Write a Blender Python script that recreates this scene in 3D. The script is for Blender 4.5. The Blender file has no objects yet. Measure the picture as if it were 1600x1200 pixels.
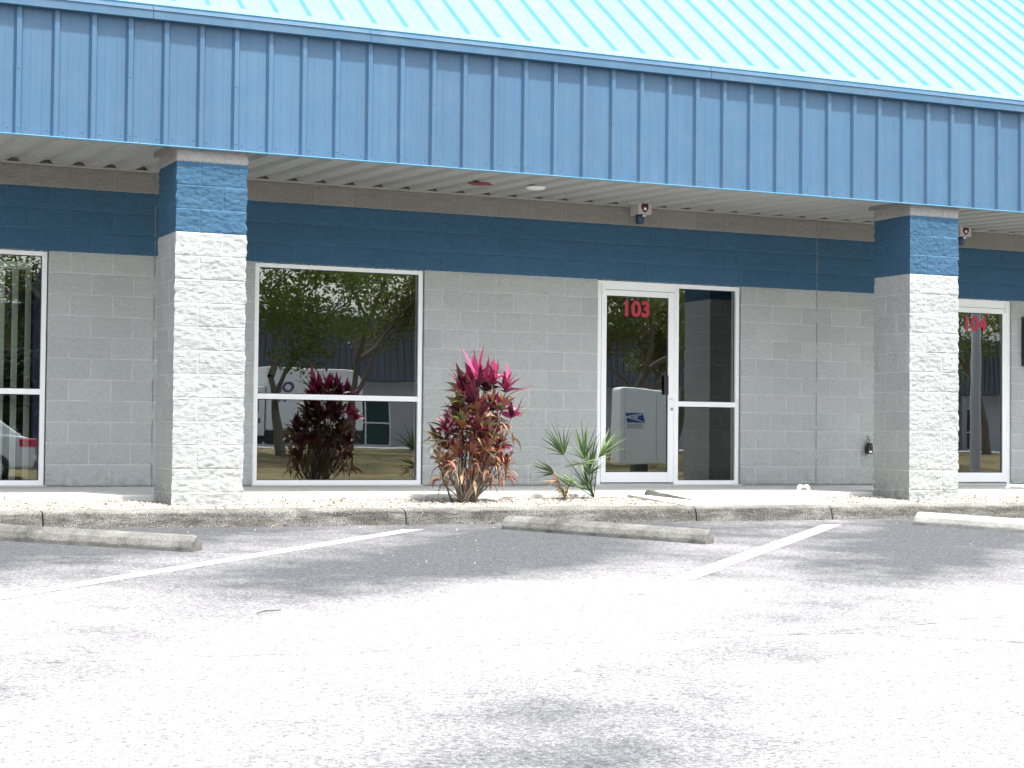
import bpy, math, random
from mathutils import Vector, Matrix, noise as mn
import numpy as np
R = math.radians
random.seed(7)
S = bpy.context.scene
COL = S.collection

# ------------------------------------------------------------------ camera
cam = bpy.data.cameras.new('camera'); camo = bpy.data.objects.new('camera', cam); COL.objects.link(camo)
cam.sensor_width = 36.0; cam.lens = 63.669; cam.clip_start = 0.1; cam.clip_end = 2000
yaw, pitch, roll = 0.43325, 0.0305, 0.00977
fw = Vector((math.sin(yaw)*math.cos(pitch), math.cos(yaw)*math.cos(pitch), math.sin(pitch)))
rt = fw.cross(Vector((0, 0, 1))).normalized(); up = rt.cross(fw)
c_, s_ = math.cos(roll), math.sin(roll)
rt, up = rt*c_ + up*s_, -rt*s_ + up*c_
m = Matrix((rt, up, -fw)).transposed().to_4x4(); m.translation = (0, -17.4776, 0.4842)
camo.matrix_world = m
S.camera = camo
S.render.resolution_x, S.render.resolution_y = 1024, 768

# ------------------------------------------------------------------ sky, sun, exposure
SUN = Vector((0.17, -0.37, 0.91)).normalized()
sun_el = math.asin(SUN.z); sun_az = math.atan2(SUN.x, SUN.y)
w = bpy.data.worlds.new('World'); S.world = w; w.use_nodes = True
nt = w.node_tree; bg = nt.nodes['Background']
sky = nt.nodes.new('ShaderNodeTexSky'); sky.sky_type = 'NISHITA'; sky.sun_disc = False
sky.sun_elevation = sun_el; sky.sun_rotation = sun_az
sky.air_density = 1.0; sky.dust_density = 4.0; sky.ozone_density = 0.8
hs = nt.nodes.new('ShaderNodeHueSaturation'); hs.inputs['Saturation'].default_value = .45
nt.links.new(sky.outputs[0], hs.inputs['Color']); nt.links.new(hs.outputs[0], bg.inputs[0]); bg.inputs[1].default_value = 0.15
sl = bpy.data.lights.new('sun', 'SUN'); so = bpy.data.objects.new('sun', sl); COL.objects.link(so)
sl.energy = 2.6; sl.angle = R(2.0); sl.color = (1.0, 0.965, 0.91)
so.rotation_euler = SUN.to_track_quat('Z', 'Y').to_euler(); so.location = (0, -10, 30)
S.view_settings.view_transform = 'Standard'; S.view_settings.look = 'None'
S.view_settings.gamma = 1.0; S.view_settings.use_curve_mapping = False
S.view_settings.exposure = 1.62
S.cycles.max_bounces = 10; S.cycles.glossy_bounces = 5; S.cycles.transparent_max_bounces = 12
S.cycles.caustics_reflective = False; S.cycles.caustics_refractive = False

# ------------------------------------------------------------------ helpers
def tag(o, label=None, cat=None, group=None, kind=None):
    if label: o['label'] = label
    if cat: o['category'] = cat
    if group: o['group'] = group
    if kind: o['kind'] = kind
    return o
def empty(name, loc=(0, 0, 0), rz=0.0):
    o = bpy.data.objects.new(name, None); COL.objects.link(o); o.location = loc; o.rotation_euler = (0, 0, rz)
    o.empty_display_size = 0.2; return o
def copy_tree(o, parent=None):
    c = o.copy(); COL.objects.link(c); c.parent = parent
    for ch in list(o.children): copy_tree(ch, c)
    return c

class MB:
    def __init__(s): s.v = []; s.f = []; s.m = []; s.uv = None; s.k = 0
    def add(s, vs, fs, mi=None):
        b = len(s.v); s.v += [tuple(p) for p in vs]; s.f += [tuple(b+i for i in f) for f in fs]
        s.m += [s.k if mi is None else mi]*len(fs); return s
    def box(s, x0, x1, y0, y1, z0, z1, mi=None, M=None):
        vs = [Vector((x, y, z)) for x in (x0, x1) for y in (y0, y1) for z in (z0, z1)]
        if M: vs = [M @ p for p in vs]
        return s.add(vs, [(0, 1, 3, 2), (4, 6, 7, 5), (0, 4, 5, 1), (2, 3, 7, 6), (0, 2, 6, 4), (1, 5, 7, 3)], mi)
    def prism(s, prof, a, b, axis='x', mi=None, M=None, caps=True):
        # prof: closed list of 2d points; swept along axis from a to b
        n = len(prof)
        def P(t, p):
            q = {'x': (t, p[0], p[1]), 'y': (p[0], t, p[1]), 'z': (p[0], p[1], t)}[axis]
            q = Vector(q); return M @ q if M else q
        vs = [P(a, p) for p in prof] + [P(b, p) for p in prof]
        fs = [(i, (i+1) % n, n+(i+1) % n, n+i) for i in range(n)]
        if caps: fs += [tuple(range(n))[::-1], tuple(range(n, 2*n))]
        return s.add(vs, fs, mi)
    def tube(s, pts, rad, n=8, mi=None, cap=True):
        pts = [Vector(p) for p in pts]; rr = rad if isinstance(rad, (list, tuple)) else [rad]*len(pts)
        vs = []; fs = []; ref = None
        for i, p in enumerate(pts):
            d = (pts[min(i+1, len(pts)-1)] - pts[max(i-1, 0)]).normalized()
            if ref is None:
                ref = Vector((1, 0, 0)) if abs(d.x) < .8 else Vector((0, 1, 0))
            a = (ref - d*ref.dot(d)).normalized(); b = d.cross(a); ref = a
            for k in range(n):
                t = 2*math.pi*k/n; vs.append(p + (a*math.cos(t) + b*math.sin(t))*rr[i])
        for i in range(len(pts)-1):
            for k in range(n):
                fs.append((i*n+k, i*n+(k+1) % n, (i+1)*n+(k+1) % n, (i+1)*n+k))
        if cap: fs += [tuple(range(n))[::-1], tuple((len(pts)-1)*n+k for k in range(n))]
        return s.add(vs, fs, mi)
    def lathe(s, prof, c=(0, 0, 0), n=20, mi=None, axis='z'):
        vs = []; fs = []; c = Vector(c)
        for r, h in prof:
            for k in range(n):
                t = 2*math.pi*k/n
                q = Vector((r*math.cos(t), r*math.sin(t), h)) if axis == 'z' else Vector((r*math.cos(t), h, r*math.sin(t)))
                vs.append(c+q)
        for i in range(len(prof)-1):
            for k in range(n): fs.append((i*n+k, i*n+(k+1) % n, (i+1)*n+(k+1) % n, (i+1)*n+k))
        fs += [tuple(range(n))[::-1], tuple((len(prof)-1)*n+k for k in range(n))]
        return s.add(vs, fs, mi)
    def build(s, name, mats, parent=None, smooth=False, bevel=0, loc=None, recalc=True):
        me = bpy.data.meshes.new(name); me.from_pydata(s.v, [], s.f)
        mats = mats if isinstance(mats, (list, tuple)) else [mats]
        for q in mats: me.materials.append(q)
        if len(mats) > 1: me.polygons.foreach_set('material_index', s.m)
        if recalc:
            import bmesh
            bm = bmesh.new(); bm.from_mesh(me); bmesh.ops.recalc_face_normals(bm, faces=bm.faces); bm.to_mesh(me); bm.free()
        if smooth: me.polygons.foreach_set('use_smooth', [True]*len(me.polygons))
        me.update()
        o = bpy.data.objects.new(name, me); COL.objects.link(o)
        if parent: o.parent = parent
        if loc: o.location = loc
        if bevel:
            b = o.modifiers.new('bevel', 'BEVEL'); b.width = bevel; b.segments = 2; b.limit_method = 'ANGLE'
        return o

# ---- material helpers
class NT:
    def __init__(s, name):
        s.mat = bpy.data.materials.new(name); s.mat.use_nodes = True
        s.t = s.mat.node_tree; s.n = s.t.nodes; s.b = s.n['Principled BSDF']
    def link(s, a, b): s.t.links.new(a, b)
    def node(s, typ, **kw):
        n = s.n.new(typ)
        for k, v in kw.items(): setattr(n, k, v)
        return n
    def setin(s, sock, v):
        if isinstance(v, bpy.types.NodeSocket): s.link(v, sock)
        else: sock.default_value = v
    def math(s, op, a, b=None, c=None, clamp=False):
        n = s.node('ShaderNodeMath', operation=op, use_clamp=clamp)
        s.setin(n.inputs[0], a)
        if b is not None: s.setin(n.inputs[1], b)
        if c is not None: s.setin(n.inputs[2], c)
        return n.outputs[0]
    def noise(s, vec, scale, detail=4, rough=.55, dist=0):
        n = s.node('ShaderNodeTexNoise'); s.setin(n.inputs['Scale'], scale); n.inputs['Detail'].default_value = detail
        n.inputs['Roughness'].default_value = rough; n.inputs['Distortion'].default_value = dist
        if vec is not None: s.link(vec, n.inputs['Vector'])
        return n.outputs[0]
    def vor(s, vec, scale, feat='F1', out=0):
        n = s.node('ShaderNodeTexVoronoi', feature=feat); n.inputs['Scale'].default_value = scale
        if vec is not None: s.link(vec, n.inputs['Vector'])
        return n.outputs[out]
    def ramp(s, fac, stops, interp='LINEAR'):
        n = s.node('ShaderNodeValToRGB'); n.color_ramp.interpolation = interp
        e = n.color_ramp.elements
        while len(e) < len(stops): e.new(.5)
        for q, (p, c) in zip(e, stops):
            q.position = p; q.color = (c, c, c, 1) if isinstance(c, (int, float)) else (*c[:3], 1)
        s.link(fac, n.inputs[0]); return n.outputs[0]
    def mix(s, fac, a, b, mode='MIX'):
        n = s.node('ShaderNodeMix', data_type='RGBA', blend_type=mode); n.clamp_factor = True
        s.setin(n.inputs[0], fac)
        for i, v in ((6, a), (7, b)):
            if isinstance(v, tuple): v = (*v[:3], 1)
            s.setin(n.inputs[i], v)
        return n.outputs[2]
    def coord(s, kind='Object'): return s.node('ShaderNodeTexCoord').outputs[kind]
    def pos(s): return s.node('ShaderNodeNewGeometry').outputs['Position']
    def sep(s, v):
        n = s.node('ShaderNodeSeparateXYZ'); s.link(v, n.inputs[0]); return n.outputs
    def comb(s, x, y, z):
        n = s.node('ShaderNodeCombineXYZ')
        for i, v in enumerate((x, y, z)): s.setin(n.inputs[i], v)
        return n.outputs[0]
    def mapv(s, v, sc):
        n = s.node('ShaderNodeMapping'); s.link(v, n.inputs[0]); n.inputs['Scale'].default_value = sc; return n.outputs[0]
    def bump(s, h, strength=.5, dist=.01):
        n = s.node('ShaderNodeBump'); n.inputs['Strength'].default_value = strength; n.inputs['Distance'].default_value = dist
        s.link(h, n.inputs['Height']); s.link(n.outputs[0], s.b.inputs['Normal']); return n
    def out(s, col, rough=.6, metal=0, spec=.5):
        s.setin(s.b.inputs['Base Color'], (*col, 1) if isinstance(col, tuple) else col)
        s.setin(s.b.inputs['Roughness'], rough); s.b.inputs['Metallic'].default_value = metal
        s.b.inputs['Specular IOR Level'].default_value = spec; return s.mat

def plain(name, col, rough=.5, metal=0, var=.12, scale=9, bump=0, spec=.5):
    t = NT(name); n = t.noise(t.coord(), scale, 5)
    lo = tuple(c*(1-var) for c in col); hi = tuple(min(1, c*(1+var)) for c in col)
    c = t.mix(n, lo, hi)
    if bump: t.bump(t.noise(t.coord(), scale*14, 4), bump, .004)
    return t.out(c, rough, metal, spec)

G = 0.2032
BLUE = (0.050, 0.130, 0.222)
GREY = (0.452, 0.475, 0.468)
OFFW_SHADED = (0.28, 0.27, 0.25)  # wall top paint, soffit shade darkened into the colour

def block_mat(name, light=1.0, joint=.22, fine=1.0, top=OFFW_SHADED):
    """painted split face block. UV: u = metres along the wall, v = height in metres"""
    t = NT(name)
    uv = t.node('ShaderNodeUVMap').outputs[0]; x, z, _ = t.sep(uv)
    P = t.coord()
    row = t.math('FLOOR', t.math('DIVIDE', z, G))
    par = t.math('ABSOLUTE', t.math('MODULO', t.math('ADD', row, 40), 2))
    xs = t.math('ADD', t.math('DIVIDE', x, 2*G), t.math('MULTIPLY', par, .5))
    xi = t.math('FLOOR', xs)
    fx = t.math('FRACT', xs); fz = t.math('FRACT', t.math('DIVIDE', z, G))
    dx = t.math('MULTIPLY', t.math('MINIMUM', fx, t.math('SUBTRACT', 1, fx)), 2*G)
    dz = t.math('MULTIPLY', t.math('MINIMUM', fz, t.math('SUBTRACT', 1, fz)), G)
    wob = t.math('MULTIPLY', t.math('SUBTRACT', t.noise(P, 60, 2), .5), .004)
    d = t.math('ADD', t.math('MINIMUM', dx, dz), wob)
    j = t.ramp(t.math('DIVIDE', d, .012), [(.25, 1), (.75, 0)])           # 1 in the joint
    jvis = t.math('MULTIPLY', j, t.ramp(t.noise(P, 3.2, 3), [(.35, .5), (.6, 1)]))
    # one tone per block
    wn = t.node('ShaderNodeTexWhiteNoise', noise_dimensions='2D'); t.link(t.comb(xi, row, 0), wn.inputs['Vector'])
    tone = t.math('MULTIPLY_ADD', wn.outputs[0], .09, .955)
    big = t.math('MULTIPLY_ADD', t.noise(P, 1.3, 4), .16, .92)
    grain = t.math('MULTIPLY', t.math('MULTIPLY_ADD', t.noise(P, 150, 3, .7), .3, .85), t.ramp(t.noise(t.mapv(P, (30, 30, 52)), 1.0, 5, .75), [(.34, .87), (.5, 1.0), (.66, 1.07)]))
    # paint bands by height, the roller line wanders a few millimetres
    ze = t.math('ADD', z, t.math('MULTIPLY', t.math('SUBTRACT', t.noise(P, 25, 2), .5), .014))
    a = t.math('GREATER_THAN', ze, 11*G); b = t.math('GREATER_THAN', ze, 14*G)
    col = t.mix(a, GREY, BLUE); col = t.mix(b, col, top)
    jc = t.mix(t.math('SUBTRACT', a, b), (.66, .68, .67), (.07, .16, .25)); jc = t.mix(b, jc, (.36, .35, .32))
    k = t.math('MULTIPLY', t.math('MULTIPLY', tone, big), t.math('MULTIPLY', grain, light))
    col = t.mix(t.math('MULTIPLY', jvis, joint*3.2), col, jc)
    # pin holes where the paint missed
    ph = t.ramp(t.vor(P, 55), [(.035, .45), (.09, 1)])
    ph2 = t.ramp(t.noise(P, 11, 2), [(.5, 0), (.62, 1)])
    col = t.mix(t.math('MULTIPLY', ph2, .9), col, t.mix(1.0, col, ph, 'MULTIPLY'))
    # splash dirt close to the ground
    dirt = t.math('MULTIPLY', t.ramp(z, [(.0, 1), (.22, 0)]), t.ramp(t.noise(P, 14, 5), [(.42, 0), (.75, .5)]))
    col = t.mix(dirt, col, (.2, .185, .15))
    vm = t.node('ShaderNodeVectorMath', operation='SCALE'); t.link(col, vm.inputs[0]); t.link(k, vm.inputs['Scale'])
    st = t.mapv(P, (22, 22, 60))
    h = t.math('ADD', t.math('MULTIPLY', t.noise(st, 1.0, 8, .62, .6), 1.0*fine), t.math('MULTIPLY', t.noise(P, 120, 3), .25*fine))
    h = t.math('SUBTRACT', h, t.math('MULTIPLY', j, .35))
    t.bump(h, .8, .012*fine)
    return t.out(vm.outputs[0], .82, 0, .25)

M = {}
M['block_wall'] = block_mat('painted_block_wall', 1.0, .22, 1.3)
M['block_pillar'] = block_mat('painted_block_pillar', .78, .2, 1.05, (.42, .41, .39))  # top strip is the wall's paint, lightened in colour for the sun on it
def metal_paint(name, col, rough=.42, streak=.06, dust=.0, panels=False):
    t = NT(name); P = t.coord()
    a = t.noise(t.mapv(P, (60, 60, 1.2)), 1.0, 4); b = t.noise(P, 1.1, 4)
    k = t.math('ADD', t.math('MULTIPLY_ADD', a, streak*2, 1-streak), t.math('MULTIPLY_ADD', b, .12, -.06))
    if panels:   # sheets fade a little differently, and rain has run down from the trim
        x_ = t.sep(P)[0]; wn = t.node('ShaderNodeTexWhiteNoise', noise_dimensions='1D'); t.link(t.math('FLOOR', t.math('DIVIDE', t.math('SUBTRACT', x_, 2.35), .92457)), wn.inputs['W'])
        k = t.math('MULTIPLY', k, t.math('MULTIPLY_ADD', wn.outputs[0], .09, .955))
        k = t.math('MULTIPLY', k, t.math('MULTIPLY_ADD', t.ramp(t.noise(t.mapv(P, (9, 9, .45)), 1.0, 5, .7), [(.35, 0), (.7, 1)]), -.10, 1.03))
    vm = t.node('ShaderNodeVectorMath', operation='SCALE'); vm.inputs[0].default_value = col; t.link(k, vm.inputs['Scale'])
    c = vm.outputs[0]
    if dust:
        c = t.mix(t.math('MULTIPLY', t.ramp(t.noise(P, 5, 6), [(.45, 0), (.8, 1)]), dust), c, (.45, .44, .4))
    t.bump(t.noise(P, 2.2, 2), .12, .02)
    return t.out(c, t.math('MULTIPLY_ADD', b, .25, rough-.1), 0, .5)
M['fascia'] = metal_paint('blue_painted_steel', (.046, .115, .20), .45, .07, .03, True)
M['roof'] = metal_paint('pale_blue_roof_steel', (.112, .30, .415), .5, .04, .1)
M['trim'] = metal_paint('blue_trim_steel', (.045, .115, .19), .4, .04, .08)
M['soffit'] = metal_paint('off_white_soffit_steel', (.37, .375, .36), .5, .06, .35)
M['screw'] = plain('screw_grey', (.12, .17, .22), .4, .6)
M['white'] = plain('white_aluminium', (.90, .91, .91), .3, 0, .03, 4)
M['whited'] = plain('white_pvc', (.86, .86, .84), .4, 0, .05)
M['gasket'] = plain('black_gasket', (.015, .015, .025), .6)
M['dark'] = plain('dark_gap', (.03, .03, .03), .9)
M['navy'] = plain('navy_reveal', (.02, .025, .12), .6)
M['black'] = plain('black_plastic', (.015, .015, .018), .4)
M['chrome'] = plain('brushed_steel', (.5, .5, .5), .3, .9)
M['red'] = plain('red_vinyl', (.42, .012, .05), .45)
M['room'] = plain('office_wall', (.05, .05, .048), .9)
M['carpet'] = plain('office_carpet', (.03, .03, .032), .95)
M['blind'] = plain('vertical_blind', (.80, .88, .78), .8, 0, .06, 6)
def glass():
    t = NT('tinted_reflective_glass'); n = t.n
    g = t.node('ShaderNodeBsdfGlossy'); g.inputs['Color'].default_value = (.93, .97, .95, 1); g.inputs['Roughness'].default_value = 0.0
    tr = t.node('ShaderNodeBsdfTransparent'); tr.inputs['Color'].default_value = (.78, .82, .79, 1)
    bp = t.node('ShaderNodeBump'); bp.inputs['Strength'].default_value = .25; bp.inputs['Distance'].default_value = .0016
    t.link(t.noise(t.coord(), 1.7, 1), bp.inputs['Height']); t.link(bp.outputs[0], g.inputs['Normal'])
    lw = t.node('ShaderNodeLayerWeight'); lw.inputs[0].default_value = .25
    f = t.math('MULTIPLY_ADD', lw.outputs[0], .5, .27)
    mx = t.node('ShaderNodeMixShader'); t.link(f, mx.inputs[0]); t.link(tr.outputs[0], mx.inputs[1]); t.link(g.outputs[0], mx.inputs[2])
    t.link(mx.outputs[0], n['Material Output'].inputs['Surface']); return t.mat
M['glass'] = glass()

def concrete(name, base, stain, amt=.5, speck=.3, bump=.5, zdirt=None):
    t = NT(name); P = t.coord(); pp = t.pos()
    n1 = t.noise(P, 3.2, 6, .65); n2 = t.noise(P, 38, 5, .7); n3 = t.noise(P, 170, 2, .6)
    lo = tuple(c*.78 for c in base); c = t.mix(n2, lo, base)
    c = t.mix(t.math('MULTIPLY', t.ramp(n1, [(.38, 0), (.66, 1)]), amt), c, stain)
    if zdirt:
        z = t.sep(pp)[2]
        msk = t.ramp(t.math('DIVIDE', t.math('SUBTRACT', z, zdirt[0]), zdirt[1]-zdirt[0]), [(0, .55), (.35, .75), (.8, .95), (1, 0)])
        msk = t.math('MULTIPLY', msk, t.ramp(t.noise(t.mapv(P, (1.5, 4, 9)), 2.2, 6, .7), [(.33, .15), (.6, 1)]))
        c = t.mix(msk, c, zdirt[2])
    sp = t.ramp(n3, [(.35, 1-speck), (.5, 1), (.66, 1+speck)])
    c = t.mix(1.0, c, sp, 'MULTIPLY')
    ws = t.math('MULTIPLY', t.ramp(t.vor(P, 70), [(.10, 1), (.2, 0)]), t.ramp(t.noise(P, 21, 2), [(.55, 0), (.68, 1)]))
    c = t.mix(t.math('MULTIPLY', ws, speck*2), c, (.62, .6, .54))
    t.bump(t.math('ADD', n2, t.math('MULTIPLY', n3, .4)), bump, .01)
    return t.out(c, .9, 0, .2)
M['slab'] = concrete('pale_concrete_slab', (.62, .63, .60), (.50, .50, .46), .35, .12, .3)
M['walk'] = concrete('sunlit_walkway_concrete', (.60, .60, .57), (.5, .48, .44), .3, .12, .3)
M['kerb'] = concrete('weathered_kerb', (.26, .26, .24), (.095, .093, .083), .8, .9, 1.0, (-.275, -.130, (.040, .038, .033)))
M['stop'] = concrete('weathered_wheel_stop', (.23, .23, .215), (.07, .072, .064), .95, .35, .8)
M['stop_pale'] = concrete('pale_wheel_stop', (.40, .395, .375), (.16, .16, .15), .5, .25, .7)

def asphalt():
    t = NT('worn_asphalt'); P = t.pos(); x, y, z = t.sep(P)
    n_big = t.noise(P, .42, 5, .6, .4); n_mid = t.noise(t.mapv(P, (1, 1.0, 1)), 2.1, 6, .65)
    g1 = t.ramp(t.noise(P, 60, 4, .8), [(.38, 0), (.62, 1)]); g2 = t.noise(P, 230, 2, .7); vv = t.vor(P, 85)
    # darker close to the kerb and in the foreground, paler between
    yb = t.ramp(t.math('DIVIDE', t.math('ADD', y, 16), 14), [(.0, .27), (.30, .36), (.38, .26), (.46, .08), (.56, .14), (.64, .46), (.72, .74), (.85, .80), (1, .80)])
    dark_fill = t.math('ADD', yb, t.math('MULTIPLY_ADD', n_big, 1.1, -.55))
    dark_fill = t.math('ADD', dark_fill, t.math('MULTIPLY_ADD', n_mid, .9, -.45))
    sc_ = t.math('SUBTRACT', t.math('MULTIPLY', x, .69), t.math('MULTIPLY', y, .73))
    bay = t.math('COSINE', t.math('MULTIPLY', t.math('SUBTRACT', sc_, 6.1), 2*math.pi/2.93))
    dark_fill = t.math('SUBTRACT', dark_fill, t.math('MULTIPLY', bay, .24))
    # park bays: the pale strip between the bays runs along the stripes
    dark_fill = t.ramp(dark_fill, [(.22, 0), (.85, 1)])
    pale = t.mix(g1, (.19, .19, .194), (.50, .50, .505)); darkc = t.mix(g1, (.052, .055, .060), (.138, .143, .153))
    c = t.mix(dark_fill, pale, darkc)
    k = t.math('MULTIPLY', t.ramp(g2, [(.3, .5), (.5, 1), (.68, 1.5)]), t.ramp(t.noise(t.mapv(P, (1, 1.4, 1)), 30, 4, .8), [(.34, .5), (.5, 1), (.66, 1.5)]))
    c = t.mix(1.0, c, k, 'MULTIPLY')
    # pale stones showing
    st = t.ramp(vv, [(.16, 1), (.27, 0)]); stm = t.ramp(t.noise(P, 9, 3), [(.45, 0), (.62, 1)])
    c = t.mix(t.math('MULTIPLY', t.math('MULTIPLY', st, stm), .6), c, (.34, .34, .345))
    pit = t.ramp(t.noise(P, 75, 3, .7), [(.33, 1), (.42, 0)])
    c = t.mix(t.math('MULTIPLY', pit, .6), c, (.07, .07, .085))
    # thin cracks
    ck = t.ramp(t.vor(t.comb(t.math('MULTIPLY', x, .16), t.math('ADD', y, t.math('MULTIPLY', t.noise(P, 1.1, 3), .25)), 0), .42, 'DISTANCE_TO_EDGE'), [(.0, 1), (.006, 0)])
    c = t.mix(t.math('MULTIPLY', t.math('MULTIPLY', ck, t.ramp(t.noise(P, 6, 2), [(.4, 0), (.6, 1)])), .7), c, (.05, .05, .06))
    t.bump(t.math('ADD', g1, t.math('MULTIPLY', vv, .6)), .8, .008)
    return t.out(c, .85, 0, .3)
M['asphalt'] = asphalt()
def linepaint():
    t = NT('worn_line_paint'); P = t.pos()
    a = t.ramp(t.noise(P, 120, 3, .7), [(.30, 0), (.40, 1)]); b = t.noise(P, 4, 5)
    c = t.mix(a, (.22, .22, .23), (.62, .62, .62)); c = t.mix(t.ramp(b, [(.5, 0), (.8, .5)]), c, (.3, .3, .3))
    t.bump(t.noise(P, 95, 3), .5, .006); return t.out(c, .7)
M['line'] = linepaint()
def gravelm(name='gravel_ground'):
    t = NT(name); P = t.pos(); v = t.vor(P, 42, out=1); d = t.vor(P, 42)
    bw = t.sep(v)[0]
    c = t.ramp(bw, [(0, (.14, .12, .095)), (.3, (.30, .28, .235)), (.7, (.43, .415, .375)), (1, (.54, .53, .50))])
    c = t.mix(t.ramp(d, [(.35, 0), (.7, .8)]), c, (.16, .125, .085))
    t.bump(t.math('SUBTRACT', 1, d), .8, .012); return t.out(c, .85)
M['gravel'] = gravelm()
M['pebA'] = plain('pebble_white', (.53, .52, .49), .8, 0, .12, 30)
M['pebB'] = plain('pebble_cream', (.42, .395, .34), .8, 0, .15, 30)
M['pebC'] = plain('pebble_brown', (.12, .10, .075), .85, 0, .2, 30)
def grassm():
    t = NT('dry_grass'); P = t.pos()
    c = t.ramp(t.noise(P, .8, 6, .65), [(.3, (.10, .13, .03)), (.5, (.21, .17, .07)), (.7, (.33, .24, .12))])
    c = t.mix(.5, c, t.ramp(t.noise(P, 40, 3), [(.3, .4), (.7, 1.4)]), 'MULTIPLY'); t.bump(t.noise(P, 60, 3), 1, .05)
    return t.out(c, .95)
M['grass'] = grassm()
def leafm(name, a, b, rough=.45, trans=.25, sc=9):
    t = NT(name); n = t.noise(t.coord(), sc, 3)
    c = t.mix(n, a, b); t.out(c, rough)
    tl = t.node('ShaderNodeBsdfTranslucent'); t.link(c, tl.inputs[0])
    mx = t.node('ShaderNodeMixShader'); mx.inputs[0].default_value = trans
    t.link(t.b.outputs[0], mx.inputs[1]); t.link(tl.outputs[0], mx.inputs[2])
    t.link(mx.outputs[0], t.n['Material Output'].inputs['Surface']); return t.mat
TI = [leafm('ti_pink', (.36, .025, .12), (.52, .09, .21), .4, .15),
      leafm('ti_magenta', (.18, .010, .045), (.38, .035, .12), .35, .15),
      leafm('ti_burgundy', (.05, .009, .020), (.14, .022, .05), .35, .1),
      leafm('ti_olive', (.07, .07, .018), (.22, .20, .07), .45, .15, 14),
      leafm('ti_copper', (.10, .035, .018), (.26, .095, .045), .55, .1, 14),
      leafm('ti_tan', (.22, .14, .07), (.42, .30, .18), .7, .1, 14),
      leafm('ti_red', (.14, .012, .012), (.26, .035, .03), .45, .15, 14)]
M['cane'] = plain('grey_cane', (.27, .23, .18), .85, 0, .35, 40, .6)
M['caned'] = plain('dark_cane', (.10, .085, .07), .85, 0, .35, 40, .6)
PALM = [leafm('palm_green', (.03, .075, .02), (.085, .165, .05), .4, .25, 20),
        leafm('palm_light', (.14, .23, .08), (.26, .36, .15), .45, .3, 20),
        leafm('palm_dry', (.30, .20, .12), (.48, .36, .24), .8, .1, 20)]

# ------------------------------------------------------------------ ground
def gz(y):
    pts = [(-400, .1), (-62, .1), (-48, -.02), (-34, .02), (-30, -.02), (-26, -.3), (-22, -.50), (-19.3, -.60), (-14, -.71), (-2.8, -.265), (-1.0, -.2), (60, -.2)]
    return float(np.interp(y, [p[0] for p in pts], [p[1] for p in pts]))
ys = [-400, -200, -90, -62, -55, -48, -40, -34, -30, -28, -26, -24, -22, -20.6, -19.3, -17, -14, -11, -8, -5, -2.8, -1.0]
xs = [-300, -60, -20, 0, 20, 60, 300]
mb = MB(); vs = [(x, y, gz(y)) for y in ys for x in xs]; nx = len(xs)
mb.add(vs, [(j*nx+i, j*nx+i+1, (j+1)*nx+i+1, (j+1)*nx+i) for j in range(len(ys)-1) for i in range(nx-1)])
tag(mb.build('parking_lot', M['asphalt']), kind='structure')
# parking stripes, 4 mm above the asphalt
def strip(name, a, b, wd):
    a = Vector(a); b = Vector(b); d = (b-a).normalized(); nrm = Vector((-d.y, d.x))*wd/2
    # kerb end cut parallel to the kerb
    m_ = MB(); n = 24; vs = []
    for i in range(n+1):
        p = a.lerp(b, i/n)
        l = p+nrm; r = p-nrm
        if i == 0:
            l = l - d*((l.y-a.y)/d.y); r = r - d*((r.y-a.y)/d.y)
        for q in (l, r): vs.append((q.x, q.y, gz(q.y)+.004))
    m_.add(vs, [(2*i, 2*i+1, 2*i+3, 2*i+2) for i in range(n)])
    return tag(m_.build(name, M['line']), kind='structure')
strip('parking_line', (5.66, -3.30), (-1.6, -10.1), .13)
strip('parking_line', (9.83, -3.37), (5.4, -7.7), .15)
strip('parking_line', (14.2, -3.37), (9.4, -8.0), .17)

# walkway slab under the canopy: slopes gently away from the wall
def grid_sheet(x0, x1, nx, y0, y1, ny, zf):
    vs = [(x0+(x1-x0)*i/nx, y0+(y1-y0)*j/ny, zf(x0+(x1-x0)*i/nx, y0+(y1-y0)*j/ny)) for j in range(ny+1) for i in range(nx+1)]
    fs = [(j*(nx+1)+i, j*(nx+1)+i+1, (j+1)*(nx+1)+i+1, (j+1)*(nx+1)+i) for j in range(ny) for i in range(nx)]
    return vs, fs
SY = -1.60
mb = MB()
jx = [-8, -4.5, -1.2, 2.58, 5.05, 8.0, 10.65, 13.5, 17, 22, 30]
for i in range(len(jx)-1):
    a, b = jx[i]+.004, jx[i+1]-.004
    mb.prism([(.03, -.012), (-1.585, -.040), (-1.60, -.050), (SY, -.2), (.03, -.2)], a, b, 'x')
tag(mb.build('pavement_slab', M['slab']), kind='structure')
# concrete walkway from door to kerb
mb = MB()
mb.add([(8.62, SY-.001, -.052), (10.62, SY-.001, -.052), (10.36, -2.62, -.122), (8.70, -2.62, -.122),
        (8.62, SY-.001, -.2), (10.62, SY-.001, -.2), (10.36, -2.62, -.3), (8.70, -2.62, -.3)],
       [(0, 1, 2, 3), (0, 3, 7, 4), (1, 5, 6, 2), (3, 2, 6, 7), (0, 4, 5, 1)])
tag(mb.build('walkway', M['walk']), kind='structure')
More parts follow.
